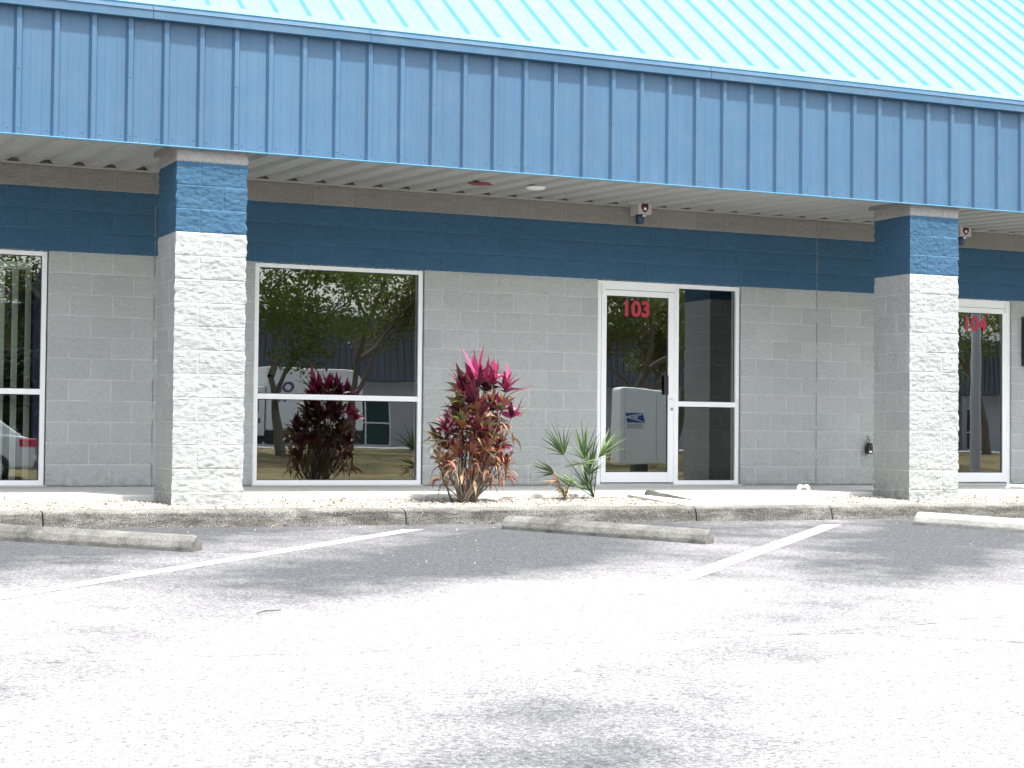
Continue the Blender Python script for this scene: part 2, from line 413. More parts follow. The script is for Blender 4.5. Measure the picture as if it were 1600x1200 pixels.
# gravel bed
def gravz(x, y):
    t = (y+1.6)/-1.0
    return -.082 - .047*t + .010*mn.noise(Vector((x*1.7, y*2.3, 0))) + .006*mn.noise(Vector((x*9, y*9, 3)))
mb = MB()
for (a, b) in ((-6, 8.66), (10.45, 26)):
    vs, fs = grid_sheet(a, b, int((b-a)/.05), -2.66, -1.58, 20, gravz)
    vs = [(x if not (b == 8.66 and x > 8.6) else 8.68, y, z) for x, y, z in vs]
    mb.add(vs, fs)
tag(mb.build('gravel_bed', M['gravel'], smooth=True), kind='structure')
rs = random.Random(3); mb = MB()
oct_ = [(1, 0, 0), (-1, 0, 0), (0, 1, 0), (0, -1, 0), (0, 0, 1), (0, 0, -1)]
of = [(0, 2, 4), (2, 1, 4), (1, 3, 4), (3, 0, 4), (2, 0, 5), (1, 2, 5), (3, 1, 5), (0, 3, 5)]
def pebble(x, y, z, r, mi):
    a = rs.random()*6.3; ca, sa = math.cos(a), math.sin(a)
    k = (r*rs.uniform(.8, 1.5), r*rs.uniform(.6, 1.1), r*rs.uniform(.45, .8))
    vs = []
    for p in oct_:
        q = (p[0]*k[0], p[1]*k[1], p[2]*k[2]); j = r*.25
        vs.append((x+q[0]*ca-q[1]*sa+rs.uniform(-j, j), y+q[0]*sa+q[1]*ca+rs.uniform(-j, j), z+q[2]))
    mb.add(vs, of, mi)
PX = [(3.87, 4.48), (11.58, 12.19)]
for i in range(9500):
    x = rs.uniform(1.6, 14.5); y = rs.uniform(-2.64, -1.61)
    if 8.60 < x < 10.6: continue
    if any(a-.01 < x < b+.01 and y > -2.24 for a, b in PX): continue
    r = rs.uniform(.006, .0135); pebble(x, y, gravz(x, y)+r*.25, r, rs.choices((0, 1, 2), (.46, .36, .18))[0])
for i in range(170):    # strays on the kerb, walkway edge and asphalt
    x = rs.uniform(2, 13.5); y = rs.choice((rs.uniform(-2.85, -2.62), rs.uniform(-3.4, -2.9), rs.uniform(-6, -2.9)))
    z = -.128 if y > -2.8 else gz(y); r = rs.uniform(.004, .009); pebble(x, y, z+r*.4, r, rs.choice((0, 1)))
tag(mb.build('gravel', [M['pebA'], M['pebB'], M['pebC']], smooth=False, recalc=False), kind='stuff',
    label='loose white and cream gravel between pavement and kerb', cat='gravel')

# kerb in lengths, each a displaced profile sweep
mb = MB(); kj = [-7, -3.5, -.4, 2.685, 5.786, 8.703, 10.226, 13.3, 16.4, 20, 25]
prof = [(-2.60, -.122), (-2.66, -.124), (-2.71, -.127), (-2.75, -.131), (-2.775, -.140), (-2.79, -.155), (-2.80, -.18), (-2.808, -.21), (-2.815, -.245), (-2.825, -.30)]
for i in range(len(kj)-1):
    a, b = kj[i]+.006, kj[i+1]-.006; n = max(2, int((b-a)/.03)); vs = []
    for q in range(n+1):
        x = a+(b-a)*q/n
        ed = min(1, min(x-a, b-x)/.03)
        for k, (y, z) in enumerate(prof):
            f = mn.fractal(Vector((x*7, y*14, z*22)), .8, 2.1, 4)
            dy = f*.007 + .010*mn.noise(Vector((x*.9, 0, 5))) if k > 2 else 0
            vs.append((x, y+dy+(1-ed)*.008*(k > 2), z+f*.0035*(k < 6)-(1-ed)*.004*(k < 5)))
    m_ = len(prof)
    mb.add(vs, [(q*m_+k, q*m_+k+1, (q+1)*m_+k+1, (q+1)*m_+k) for q in range(n) for k in range(m_-1)])
    for vv in (vs[:m_], vs[-m_:]): mb.add(list(vv)+[(vv[0][0], -2.6, -.3)], [tuple(range(m_+1))])
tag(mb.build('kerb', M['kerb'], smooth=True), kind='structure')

# ------------------------------------------------------------------ the building
BX0, BX1 = -8.0, 26.0
bld = empty('commercial_building', (8, 0, 0))
tag(bld, 'single storey grey and blue block building with metal canopy roof', 'building')
bld_inv = Vector((-8, 0, 0))
def bpart(mb, name, mats, parent=None, **kw):
    o = mb.build(name, mats, **kw)
    o.parent = parent or bld
    base = Vector((8, 0, 0)) if parent is None else Vector(parent['org'])
    o.location = -base
    o.matrix_parent_inverse = Matrix.Identity(4)
    return o
def bempty(name, org, parent=None):
    o = empty(name, Vector(org)-Vector((8, 0, 0))); o.parent = bld; o['org'] = list(org); return o

A0 = 3.41556                         # block grid origin
def gx(i): return A0 + i*G
OPEN = [(gx(-10), gx(-1), 0, 11*G), (gx(9), gx(18), 0, 11*G), (gx(28), gx(37), 0, 11*G), (gx(47), gx(56), 0, 11*G)]
WT = .20
# displaced split-face front wall
NX0, NX1 = -20, 72; sub = 8
nx = (NX1-NX0)*sub; nz = int(15.5*sub)
cell = G/sub
def inopen(x, z):
    for a, b, c, d in OPEN:
        if a-1e-4 < x < b+1e-4 and z < d+1e-4: return True
    return False
vs = np.zeros(((nx+1)*(nz+1), 3)); uvs = np.zeros(((nx+1)*(nz+1), 2))
hsh = lambda a, b: (math.sin(a*127.1+b*311.7)*43758.5453) % 1.0
k = 0
for j in range(nz+1):
    z = -.02 + j*cell if j else -.02
    z = j*cell
    for i in range(nx+1):
        x = gx(NX0)+i*cell
        row = int(z//G + 1e-6) if z % G > 1e-5 else -1
        atj = (j % sub == 0)
        cx = int(round((x-A0)/G*sub)); r = j//sub
        half = ((cx + (sub if r % 2 else 0)) % (2*sub)) == 0
        near = any((abs(x-a) < .01 or abs(x-b) < .01) and z < d+.01 for a, b, c, d in OPEN) or any(a < x < b and abs(z-d) < .01 for a, b, c, d in OPEN)
        if near: dsp = 0.004
        elif atj or half: dsp = 0.0015
        else:
            f = mn.fractal(Vector((x*13, z*24, 1.7)), .8, 2.0, 3)
            bi = (cx + (sub if r % 2 else 0))//(2*sub)
            dsp = .008 + .0075*f + .004*(hsh(bi, r)-.5)
        vs[k] = (x, -dsp, z); uvs[k] = (x-A0, z); k += 1
fs = []
for j in range(nz):
    zc = (j+.5)*cell
    for i in range(nx):
        xc = gx(NX0)+(i+.5)*cell
        if inopen(xc, zc): continue
        a = j*(nx+1)+i; fs.append((a, a+1, a+nx+2, a+nx+1))
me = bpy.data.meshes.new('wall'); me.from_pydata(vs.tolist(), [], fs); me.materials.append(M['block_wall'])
ul = me.uv_layers.new(name='UVMap'); li = np.zeros(len(me.loops), dtype=np.int32); me.loops.foreach_get('vertex_index', li)
ul.data.foreach_set('uv', uvs[li].ravel()); me.polygons.foreach_set('use_smooth', [True]*len(me.polygons)); me.update()
wall = bpy.data.objects.new('wall', me); COL.objects.link(wall); wall.parent = bld; wall.location = (-8, 0, 0)
# reveals, remaining wall, interior shell
def uvbox(o):
    me = o.data; ul = me.uv_layers.new(name='UVMap')
    for p in me.polygons:
        for l in p.loop_indices:
            c = me.vertices[me.loops[l].vertex_index].co; ul.data[l].uv = (c.x-A0+c.y, c.z)
    return o
mb = MB()
zt_ = 15.5*G
for a, b, c, d in OPEN:
    mb.add([(a, -.004, 0), (a, WT, 0), (a, WT, d), (a, -.004, d)], [(0, 1, 2, 3)])
    mb.add([(b, -.004, 0), (b, WT, 0), (b, WT, d), (b, -.004, d)], [(3, 2, 1, 0)])
    mb.add([(a, -.004, d), (b, -.004, d), (b, WT, d), (a, WT, d)], [(0, 1, 2, 3)])
mb.box(BX0, gx(NX0)-.001, -.002, WT, -.2, zt_); mb.box(gx(NX1)+.001, BX1, -.002, WT, -.2, zt_)
mb.box(gx(NX0), gx(NX1), .012, WT, -.2, -.001)
uvbox(bpart(mb, 'wall_return', M['block_wall'], recalc=False))
mb = MB()
prev = gx(NX0)
for a, b, c, d in OPEN+[(gx(NX1), gx(NX1), 0, 0)]:
    mb.box(prev, a, WT+.002, WT+.05, 0, 2.9)
    if b > a: mb.box(a, b, WT+.002, WT+.05, d, 2.9)
    prev = b
mb.box(BX0, BX1, 9.8, 10, -.2, 6.0); mb.box(BX0, BX0+.2, WT, 9.8, -.2, 4.2); mb.box(BX1-.2, BX1, WT, 9.8, -.2, 4.2)
for x in (4.3, 8.1, 12.1): mb.box(x, x+.1, WT+.05, 9.8, 0, 2.9)
mb.box(BX0+.2, BX1-.2, WT, 9.8, 2.9, 3.0)
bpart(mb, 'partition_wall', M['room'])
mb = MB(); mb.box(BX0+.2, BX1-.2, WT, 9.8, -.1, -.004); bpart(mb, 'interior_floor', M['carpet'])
# control joints: a slot of darker sealant standing 1 mm proud
dark_fill = plain('sealant', (.26, .27, .27), .8)
for i in (42, 4):
    mb = MB(); mb.box(gx(i)-.003, gx(i)+.003, -.008, -.002, 0, 3.1); bpart(mb, 'control_joint', dark_fill)

# pillars
def pillar(x0):
    wd, dp, y0 = 3*G, .60, -2.232
    ztop, zbot = 2.972, -.25
    ns = int(wd/.0135); nz_ = int((ztop-zbot)/.0135)
    faces = [((x0, y0+dp), (x0, y0), 1000.0), ((x0, y0), (x0+wd, y0), 0.0), ((x0+wd, y0), (x0+wd, y0+dp), 2000.0), ((x0+wd, y0+dp), (x0, y0+dp), 3000.)]
    V = []; F = []; UV = []
    for (a, b, off) in faces:
        L = math.dist(a, b); n = int(round(L/.0127)); base = len(V)
        nrm = ((b[1]-a[1])/L, -(b[0]-a[0])/L)
        # corner normals are blended so the faces stay joined
        ta = ((b[0]-a[0])/L, (b[1]-a[1])/L)
        for j in range(nz_+1):
            z = zbot+(ztop-zbot)*j/nz_
            r = math.floor(z/G); fz = z/G-r
            for i in range(n+1):
                s = i/n*L
                u = s if off in (0.0, 2000.) else s+.0
                q = (u/G + (1 if r % 2 else 0)) % 2
                djx = min(q, 2-q)*G; djz = min(fz, 1-fz)*G
                dj = min(djx, djz); edge = min(s, L-s)
                mask = min(1, dj/.009); me_ = min(1, edge/.03)
                bi = math.floor((u/G + (1 if r % 2 else 0))/2)
                f = mn.fractal(Vector((a[0]+s*22*ta[0]+z*9, a[1]+s*22*abs(ta[1])+z*9, z*34+x0)), .7, 2.05, 4)
                f2 = mn.noise(Vector((s*5+off, z*7+x0*3, off)))
                blob = .007*(hsh(bi+off*.1+x0, r)-.35)
                d = (.005 + mask*(.002+.0072*f+.007*f2+blob*1.1))
                if me_ < 1:   # the arrises: one shared outline both faces agree on
                    ex, ey = (a if s < L/2 else b)
                    cd = .004+mask_edge(z)*(.004+.010*mn.fractal(Vector((ex*3, ey*3, z*17)), .8, 2.1, 4))
                    d = cd*(1-me_)+d*me_
                    tx = -cd*(1-me_) if s < L/2 else cd*(1-me_)
                else: tx = 0
                V.append((a[0]+ta[0]*(s+tx)+nrm[0]*d, a[1]+ta[1]*(s+tx)+nrm[1]*d, z))
                UV.append((u+40*G*(off/1000), z))
        F += [(base+j*(n+1)+i, base+j*(n+1)+i+1, base+(j+1)*(n+1)+i+1, base+(j+1)*(n+1)+i) for j in range(nz_) for i in range(n)]
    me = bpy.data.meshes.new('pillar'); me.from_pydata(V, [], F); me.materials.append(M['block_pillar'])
    ul = me.uv_layers.new(name='UVMap'); li = np.zeros(len(me.loops), dtype=np.int32); me.loops.foreach_get('vertex_index', li)
    ul.data.foreach_set('uv', np.array(UV)[li].ravel()); me.polygons.foreach_set('use_smooth', [True]*len(me.polygons)); me.update()
    o = bpy.data.objects.new('pillar', me); COL.objects.link(o); o.parent = bld; o.location = (-8, 0, 0)
    return o
def mask_edge(z):
    fz = z/G-math.floor(z/G); return min(1, min(fz, 1-fz)*G/.014)
for px in (3.872, 11.579, 19.3, -3.84): pillar(px)

# fascia: ribbed steel sheet
FY, ZB, ZT = -2.266, 2.955, 4.03
R0, RP = 2.517, .30819
def ribprofile(i0, i1, up=.030, flat=.0):
    pr = []
    for i in range(i0, i1+1):
        c = R0+i*RP
        pr += [(c-.040, 0), (c-.0185, up), (c+.0185, up), (c+.036, 0)]
        # two shallow stiffeners in each flat
        for sx in (.105, .205): pr += [(c+sx-.012, 0), (c+sx-.004, .0022), (c+sx+.004, .0022), (c+sx+.012, 0)]
    return pr
prx = ribprofile(-34, 76)
mb = MB(); n = len(prx)
mb.add([(x, FY-h, ZB) for x, h in prx]+[(x, FY-h, ZT+.02) for x, h in prx], [(i, i+1, n+i+1, n+i) for i in range(n-1)])
mb.add([(prx[0][0], FY+.003, ZB), (prx[-1][0], FY+.003, ZB), (prx[-1][0], FY+.003, ZT), (prx[0][0], FY+.003, ZT)], [(0, 1, 2, 3)])
rr = random.Random(5)
def screw(x, y, z, nrm=(0, -1, 0), r=.0058):
    nv = Vector(nrm); a = Vector((1, 0, 0)); b = nv.cross(a); c = Vector((x, y, z)); vs = []
    for h, q in ((0, r), (.004, r), (.006, r*.5)):
        for t in range(6): vs.append(c+nv*h+(a*math.cos(t*1.047)+b*math.sin(t*1.047))*q)
    mb.add(vs, [(k*6+t, k*6+(t+1) % 6, k*6+6+(t+1) % 6, k*6+6+t) for k in (0, 1) for t in range(6)]+[tuple(range(12, 18))], 1)
for i in range(-4, 48):
    c = R0+i*RP
    for dx in (-.072, .066): screw(c+dx+rr.uniform(-.006, .006), FY, ZB+.062+rr.uniform(-.008, .008))
    if i % 3 == 0:
        screw(c+.002, FY-.030, ZB+.062); screw(c, FY-.030, ZB+.56+rr.uniform(-.01, .01))
bpart(mb, 'fascia', [M['fascia'], M['screw']], recalc=False)
# eave trim in overlapping lengths, and the drip edge along the fascia foot
tp = [(-2.290, 4.018), (-2.336, 4.018), (-2.339, 4.024), (-2.330, 4.028), (-2.330, 4.092), (-2.338, 4.097), (-2.330, 4.103), (-2.318, 4.105), (-2.314, 4.128), (-2.24, 4.16), (-2.24, 4.04), (-2.290, 4.04)]
tj = [-7.9, -5.0, -1.9, .62, 3.622, 5.586, 9.122, 11.889, 14.9, 18, 21, 25.9]
for i in range(len(tj)-1):
    mb = MB(); off = .0 if i % 2 else .0025
    mb.prism([(y-off*(y < -2.3), z) for y, z in tp], tj[i]+.002, tj[i+1]-.002, 'x'); bpart(mb, 'eave_trim', M['trim'])
mb = MB(); mb.prism([(FY-.002, ZB-.006), (FY-.036, ZB-.004), (FY-.038, ZB+.002), (FY-.034, ZB+.005), (FY-.002, ZB+.010)], BX0+.1, BX1-.1, 'x')
bpart(mb, 'drip_edge', M['roof'])
# roof
PITCH = R(36); ca, sa = math.cos(PITCH), math.sin(PITCH); RL = 3.45
mb = MB(); prr = ribprofile(-34, 76, .034); n = len(prr)
vs = []
for l in (0.0, RL):
    for x, h in prr: vs.append((x+.12, FY+.015+l*ca-h*sa, 4.142+l*sa+h*ca))
mb.add(vs, [(i, i+1, n+i+1, n+i) for i in range(n-1)])
for i in range(-2, 60):
    for l in (.75, 1.9, 2.9):
        if (i) % 3 == 0 or rr.random() < .75:
            for dx in ((-.06, .06) if i % 3 == 0 else (rr.choice((-.06, .06)),)):
                l2 = l+rr.uniform(-.03, .03); screw(R0+i*RP+.12+dx, FY+.015+l2*ca, 4.142+l2*sa, (0, -sa, ca), .008)
bpart(mb, 'roof', [M['roof'], M['screw']], recalc=False)
mb = MB(); e = lambda l, h: (FY+.015+l*ca-h*sa, 4.142+l*sa+h*ca)
mb.prism([e(-.03, -.012), e(-.03, .037), e(.075, .040), e(.085, .034), e(.085, -.012)], BX0+.1, BX1-.1, 'x'); bpart(mb, 'eave_flashing', M['roof'])
mb = MB()
yr, zr = FY+.015+RL*ca, 4.142+RL*sa
mb.prism([(yr-.14, zr-.06), (yr-.14, zr+.0), (yr, zr+.085), (yr+.16, zr-.01), (yr+.16, zr-.09), (yr, zr-.0)], BX0+.1, BX1-.1, 'x')
bpart(mb, 'ridge_cap', plain('purple_grey_ridge', (.19, .19, .3), .5))
mb = MB(); mb.add([(BX0, yr, zr-.02), (BX1, yr, zr-.02), (BX1, 10, 4.2), (BX0, 10, 4.2)], [(0, 1, 2, 3)]); bpart(mb, 'rear_roof', M['roof'], recalc=False)
# soffit: ribs run from the wall out to the fascia, standing downwards
mb = MB(); sp = []
for i in range(-27, 62):
    c = 2.70+i*.3048
    sp += [(c-.115, 0), (c-.085, .034), (c+.085, .034), (c+.115, 0)]
# wide pans down, narrow pans up
n = len(sp)
vs = [(x, FY+.004, 3.012-h) for x, h in sp]+[(x, -.045, 3.098-h) for x, h in sp]
mb.add(vs, [(i, i+1, n+i+1, n+i) for i in range(n-1)])
rs2 = random.Random(9)
for i in range(0, 42):
    c = 2.70+i*.3048
    for yy in (-.55, -1.55):
        for dx in (-.05, .05):
            x = c+dx; z = 3.098-.034-(.086)*(-yy-.045)/2.24
            screw(x, yy, z, (0, 0, -1), .005)
bpart(mb, 'soffit', [M['soffit'], M['screw']], recalc=False)
mb = MB()
mb.prism([(-.036, 3.060), (-.008, 3.060), (-.008, 3.052), (-.042, 3.052), (-.042, 3.064)], gx(NX0), gx(NX1), 'x')
bpart(mb, 'soffit_angle', M['soffit'])
mb = MB(); mb.box(BX0, BX1, -.03, .0, 3.10, 3.3); mb.box(BX0, BX1, FY+.01, FY+.03, 3.02, 4.0); bpart(mb, 'canopy_framing', M['dark'])
# collars where pillars meet the soffit
for px in (3.872, 11.579, 19.3):
    mb = MB()
    for x0, x1, y0, y1 in ((px-.05, px+.66, -2.262, -2.24), (px-.05, px-.02, -2.24, -1.58), (px+.63, px+.66, -2.24, -1.58)):
        mb.box(x0, x1, y0, y1, 2.955, 3.0)
    bpart(mb, 'pillar_collar', plain('collar_grey', (.22, .22, .21), .6))

# windows and doors
def frame_rect(mb, x0, x1, z0, z1, wl, wr, wb, wt, y0, y1):
    mb.box(x0, x0+wl, y0, y1, z0, z1); mb.box(x1-wr, x1, y0, y1, z0, z1)
    mb.box(x0+wl, x1-wr, y0, y1, z0, z0+wb); mb.box(x0+wl, x1-wr, y0, y1, z1-wt, z1)
def gasket_rect(mb, x0, x1, z0, z1, y0, y1, w_=.007):
    frame_rect(mb, x0, x1, z0, z1, w_, w_, w_, w_, y0, y1)
FY0, FY1 = .022, .122
def pane(x0, x1, z0, z1, y, parent, name='glass_pane'):
    mb = MB(); mb.box(x0, x1, y, y+.006, z0, z1)
    mb.v = mb.v; o = MB().add([(x0, y, z0), (x1, y, z0), (x1, y, z1), (x0, y, z1)], [(0, 1, 2, 3)])
    return bpart(o, name, M['glass'], parent, recalc=False)
def window(a, b, org_label):
    x0, x1 = a+.004, b-.012; z0, z1 = .004, 11*G-.006
    wn_ = bempty('window', ((a+b)/2, .05, 0)); 
    if org_label: wn_['label'] = org_label
    mb = MB(); frame_rect(mb, x0, x1, z0, z1, .046, .046, .046, .042, FY0, FY1)
    mb.box(x0+.046, x1-.046, FY0+.001, FY1, .865, .918)
    bpart(mb, 'frame', M['white'], wn_, bevel=.002)
    mb = MB(); gasket_rect(mb, x0+.046, x1-.046, .918, z1-.042, FY0+.03, FY0+.042); gasket_rect(mb, x0+.046, x1-.046, z0+.046, .865, FY0+.03, FY0+.042)
    bpart(mb, 'gasket', M['gasket'], wn_)
    pane(x0+.046, x1-.046, .918, z1-.042, FY0+.036, wn_); pane(x0+.046, x1-.046, z0+.046, .865, FY0+.036, wn_)
    mb = MB(); mb.box(x0-.02, x1+.012, -.028, .045, -.010, .004); bpart(mb, 'sill', M['slab'], wn_)
    return wn_
w1 = window(OPEN[1][0], OPEN[1][1], 'window with bare mirrored glass beside the red leafed shrub')
w0 = window(OPEN[0][0], OPEN[0][1], 'window with vertical blinds behind the glass')
mb = MB(); mb.box(OPEN[0][1]-.105, OPEN[0][1]-.060, FY0+.05, WT, .05, 2.2); bpart(mb, 'inner_reveal', M['navy'], w0)
# blinds are one hanging set
bl = empty('vertical_blinds', (2.3, .26, 2.05)); tag(bl, 'pale green vertical blinds hanging inside the leftmost window', 'blinds')
mb = MB()
mb.box(-.9, .79, -.03, .03, .02, .09); mb.build('headrail', M['blind'], bl)
for i in range(14):
    xx = .77-.125*i
    a = R(40); mb = MB(); mb.box(-.043, .043, -.001, .001, -2.0, .02, M=Matrix.Translation((xx, 0, 0)) @ Matrix.Rotation(a, 4, 'Z'))
    mb.build('slat', M['blind'], bl)

def text_mesh(body, size, mat, name, ext=.0008, sx=1.0, bold=.0):
    cu = bpy.data.curves.new(name+'_c', 'FONT'); cu.body = body; cu.size = size; cu.extrude = ext; cu.align_x = 'CENTER'; cu.align_y = 'CENTER'; cu.offset = bold
    o = bpy.data.objects.new(name+'_c', cu); COL.objects.link(o)
    dg = bpy.context.evaluated_depsgraph_get(); me = bpy.data.meshes.new_from_object(o.evaluated_get(dg))
    bpy.data.objects.remove(o); me.materials.clear(); me.materials.append(mat)
    for v in me.vertices: v.co.x *= sx
    ob = bpy.data.objects.new(name, me); COL.objects.link(ob); return ob

def door(a, b, flip, number, lab, nx_):
    """storefront unit: glazed leaf 0.91 m wide and a fixed sidelight; flip puts the leaf on the right"""
    fx = (lambda x: a+b-x) if flip else (lambda x: x)
    d = bempty('door', ((a+b)/2, .05, 0)); d['label'] = lab
    def bx(mb, x0, x1, *r):
        p, q = sorted((fx(x0), fx(x1))); mb.box(p, q, *r)
    z1 = 11*G-.006
    L0, L1 = a+.055, a+.975
    mb = MB()
    bx(mb, a+.004, L0, FY0, FY1, .0, z1); bx(mb, L1, L1+.055, FY0, FY1, .0, z1); bx(mb, b-.060, b-.012, FY0, FY1, .0, z1)
    bx(mb, L0, L1, FY0, FY1, 2.135, z1)
    bx(mb, L1+.055, b-.060, FY0, FY1, .0, .046); bx(mb, L1+.055, b-.060, FY0, FY1, z1-.046, z1); bx(mb, L1+.055, b-.060, FY0+.001, FY1, .868, .924)
    bpart(mb, 'frame', M['white'], d, bevel=.002)
    # the leaf with its glass
    mb = MB(); s0, s1 = L0+.004, L1-.004
    bx(mb, s0, s0+.062, FY0-.004, FY0+.04, .024, 2.130); bx(mb, s1-.074, s1, FY0-.004, FY0+.04, .024, 2.130)
    bx(mb, s0+.062, s1-.074, FY0-.004, FY0+.04, .024, .136); bx(mb, s0+.062, s1-.074, FY0-.004, FY0+.04, 2.068, 2.130)
    bpart(mb, 'leaf', M['white'], d, bevel=.003)
    mb = MB(); p, q = sorted((fx(s0+.062), fx(s1-.074))); gasket_rect(mb, p, q, .136, 2.068, FY0+.012, FY0+.022, .008)
    p2, q2 = sorted((fx(L1+.055), fx(b-.060))); gasket_rect(mb, p2, q2, .046, .868, FY0+.03, FY0+.04); gasket_rect(mb, p2, q2, .924, z1-.046, FY0+.03, FY0+.04)
    bx(mb, L0, L0+.004, FY0+.01, FY1, .02, 2.135); bx(mb, L1-.004, L1, FY0+.01, FY1, .02, 2.135); bx(mb, L0, L1, FY0+.01, FY1, 2.130, 2.135)
    bpart(mb, 'gasket', M['gasket'], d)
    pane(p, q, .136, 2.068, FY0+.018, d); pane(p2, q2, .046, .868, FY0+.036, d); pane(p2, q2, .924, z1-.046, FY0+.036, d)
    mb = MB(); bx(mb, s0-.02, s0+.035, FY0-.012, FY0-.004, 2.085, 2.185); mb.lathe([(.012, 0), (.012, .11)], (fx(s0+.006), FY0-.012, 2.08), 10)
    bpart(mb, 'pivot_hinge', M['white'], d, bevel=.002)
    mb = MB(); mb.lathe([(.016, 0), (.016, .008), (.011, .011)], (fx(s1-.030), FY0-.015, .835), 16, axis='y')
    bpart(mb, 'lock_cylinder', M['chrome'], d)
    mb = MB(); bx(mb, s1-.060, s1-.018, FY0-.007, FY0-.004, .944, .952); bpart(mb, 'latch_mark', M['chrome'], d)
    # push bar plate on the inside of the leaf, seen through the glass edge
    mb = MB(); bx(mb, s1-.130, s1-.072, FY0-.012, FY0-.003, .995, 1.205)
    bpart(mb, 'pull_plate', M['black'], d, bevel=.004)
    mb = MB(); mb.box(a-.02, b+.012, -.028, .045, -.012, .002); bpart(mb, 'threshold', M['slab'], d)
    mb = MB(); bx(mb, s0, s1, FY0+.0, FY0+.06, .002, .016); bpart(mb, 'sill_plate', M['chrome'], d)
    t = text_mesh(number, .235, M['red'], 'door_number', .0008, 1.02, .008)
    t.rotation_euler = (math.pi/2, 0, 0); t.parent = d; t.location = Vector((nx_, FY0+.014, 1.925))-Vector(d['org'])
    return d
door(OPEN[2][0], OPEN[2][1], False, '103', 'white framed glass door numbered 103 with sidelight', 9.60)
door(OPEN[3][0], OPEN[3][1], True, '104', 'white framed glass door numbered 104 behind the right pillar', 14.265)

# ------------------------------------------------------------------ small things on the building
def siren(x, lab):
    s = empty('alarm_siren', (x, 0, 3.03)); tag(s, lab, 'alarm', 'alarm boxes under the soffit')
    mb = MB(); mb.box(-.083, .083, -.20, -.012, -.075, .055); mb.build('housing', plain('box_grey', (.52, .49, .47), .6), s, bevel=.004)
    mb = MB(); mb.prism([(-.04, .035), (-.045, -.01), (-.02, -.048), (0, -.06), (.02, -.048), (.045, -.01), (.04, .035), (.02, .042), (0, .036), (-.02, .042)], -.203, -.200, 'y')
    bd = mb.build('badge', plain('maroon_badge', (.07, .006, .035), .4), s)
    mb = MB(); mb.lathe([(.017, 0), (.017, .002)], (.002, -.205, -.018), 12, axis='y'); mb.build('badge_mark', M['white'], bd)
    mb = MB(); mb.lathe([(.034, -.175), (.046, -.16), (.050, -.10), (.052, -.076)], (-.018, -.12, 0), 18); mb.build('lens', plain('blue_lens', (.012, .04, .10), .2), s, smooth=True)
    mb = MB(); mb.box(-.012, .018, -.176, -.171, -.10, -.085); mb.build('sticker', M['white'], s)
siren(9.57, 'small grey alarm box with blue lens above door 103')
siren(13.935, 'small grey alarm box half hidden behind right pillar near door 104')
lb = empty('key_lockbox', (12.648, -.045, .55)); tag(lb, 'small black key lockbox hanging on the wall left of the right pillar', 'lockbox')
mb = MB(); mb.prism([(-.030, 0), (.030, 0), (.034, .05), (.030, .095), (.018, .125), (-.018, .125), (-.030, .095), (-.034, .05)], -.045, .02, 'y', M=Matrix.Translation((0, 0, -.195)) @ Matrix.Rotation(R(4), 4, 'Y'))
mb.build('case', M['black'], lb, bevel=.004)
mb = MB(); mb.tube([(-.016+0, 0, -.075), (-.018, 0, -.035), (0, 0, -.018), (.018, 0, -.035), (.016, 0, -.075)], .005, 8); mb.build('shackle', M['black'], lb, smooth=True)
mb = MB(); mb.tube([(.0, 0, -.018), (.012, .0, .0), (0.002, .01, .012), (0, .045, .012)], .004, 6); mb.build('eye_hook', M['black'], lb, smooth=True)
mb = MB(); mb.box(-.016, .020, -.048, -.0455, -.182, -.160); mb.build('sticker', M['white'], lb)
mb = MB(); mb.lathe([(.015, 0), (.015, .010)], (.010, -.056, -.105), 14, axis='y'); mb.build('dial', M['caned'], lb)
wp = empty('wall_panel', (15.18, -.01, 1.75)); tag(wp, 'dark panel on the wall at the right edge beside door 104', 'panel')
mb = MB(); mb.box(-.22, .22, -.035, 0, -.29, .27); mb.build('board', plain('dark_board', (.035, .045, .06), .5), wp, bevel=.003)
mb = MB(); frame_rect(mb, -.24, .24, -.31, .29, .018, .018, .018, .018, -.045, .0); mb.build('frame', M['black'], wp)
# soffit fittings
def sofz(y): return 3.098-.034-.086*(-y-.045)/2.24
mb = MB(); z = sofz(-1.05); mb.prism([(7.08, -1.07), (7.24, -1.20), (7.36, -1.05), (7.20, -.95)], z-.012, z-.003, 'z')
tag(mb.build('soffit_plate', plain('rust_red', (.22, .035, .04), .6)), 'small dark red plate under the soffit left of the white light', 'plate')
fl = empty('soffit_light', (7.83, -1.08, sofz(-1.08))); tag(fl, 'small flat white light under the soffit above the red shrub', 'light')
mb = MB(); mb.lathe([(.10, 0), (.10, -.012), (.085, -.02)], (0, 0, 0), 20); mb.build('housing', M['white'], fl)
mb = MB(); mb.lathe([(.07, -.0205), (.06, -.026), (.0, -.028)], (0, 0, 0), 20); mb.build('diffuser', M['whited'], fl, smooth=True)

# pvc drain pipes
def pipe(x, y, dx, dy, z, lab):
    p = empty('drain_pipe', (x, y, 0)); tag(p, lab, 'pipe', 'white drain pipes')
    u = Vector((dx, dy, 0))
    mb = MB(); mb.tube([(0, 0, -.2), (0, 0, z-.03)], .014, 12); mb.tube([u*.035+Vector((0, 0, z)), u+Vector((0, 0, z))], .014, 12); mb.build('pipe', M['whited'], p, smooth=True)
    mb = MB(); mb.tube([(0, 0, z-.035), (0, 0, z-.012), u.normalized()*.012+Vector((0, 0, z)), u.normalized()*.038+Vector((0, 0, z))], .020, 12); mb.build('elbow', M['whited'], p, smooth=True)
    n_ = u.normalized(); e = u+n_*.02
    mb = MB(); mb.tube([u-n_*.02+Vector((0, 0, z)), u+Vector((0, 0, z)), e+Vector((0, 0, z-.014)), e+Vector((0, 0, z-.045))], .020, 12); mb.build('elbow', M['whited'], p, smooth=True)
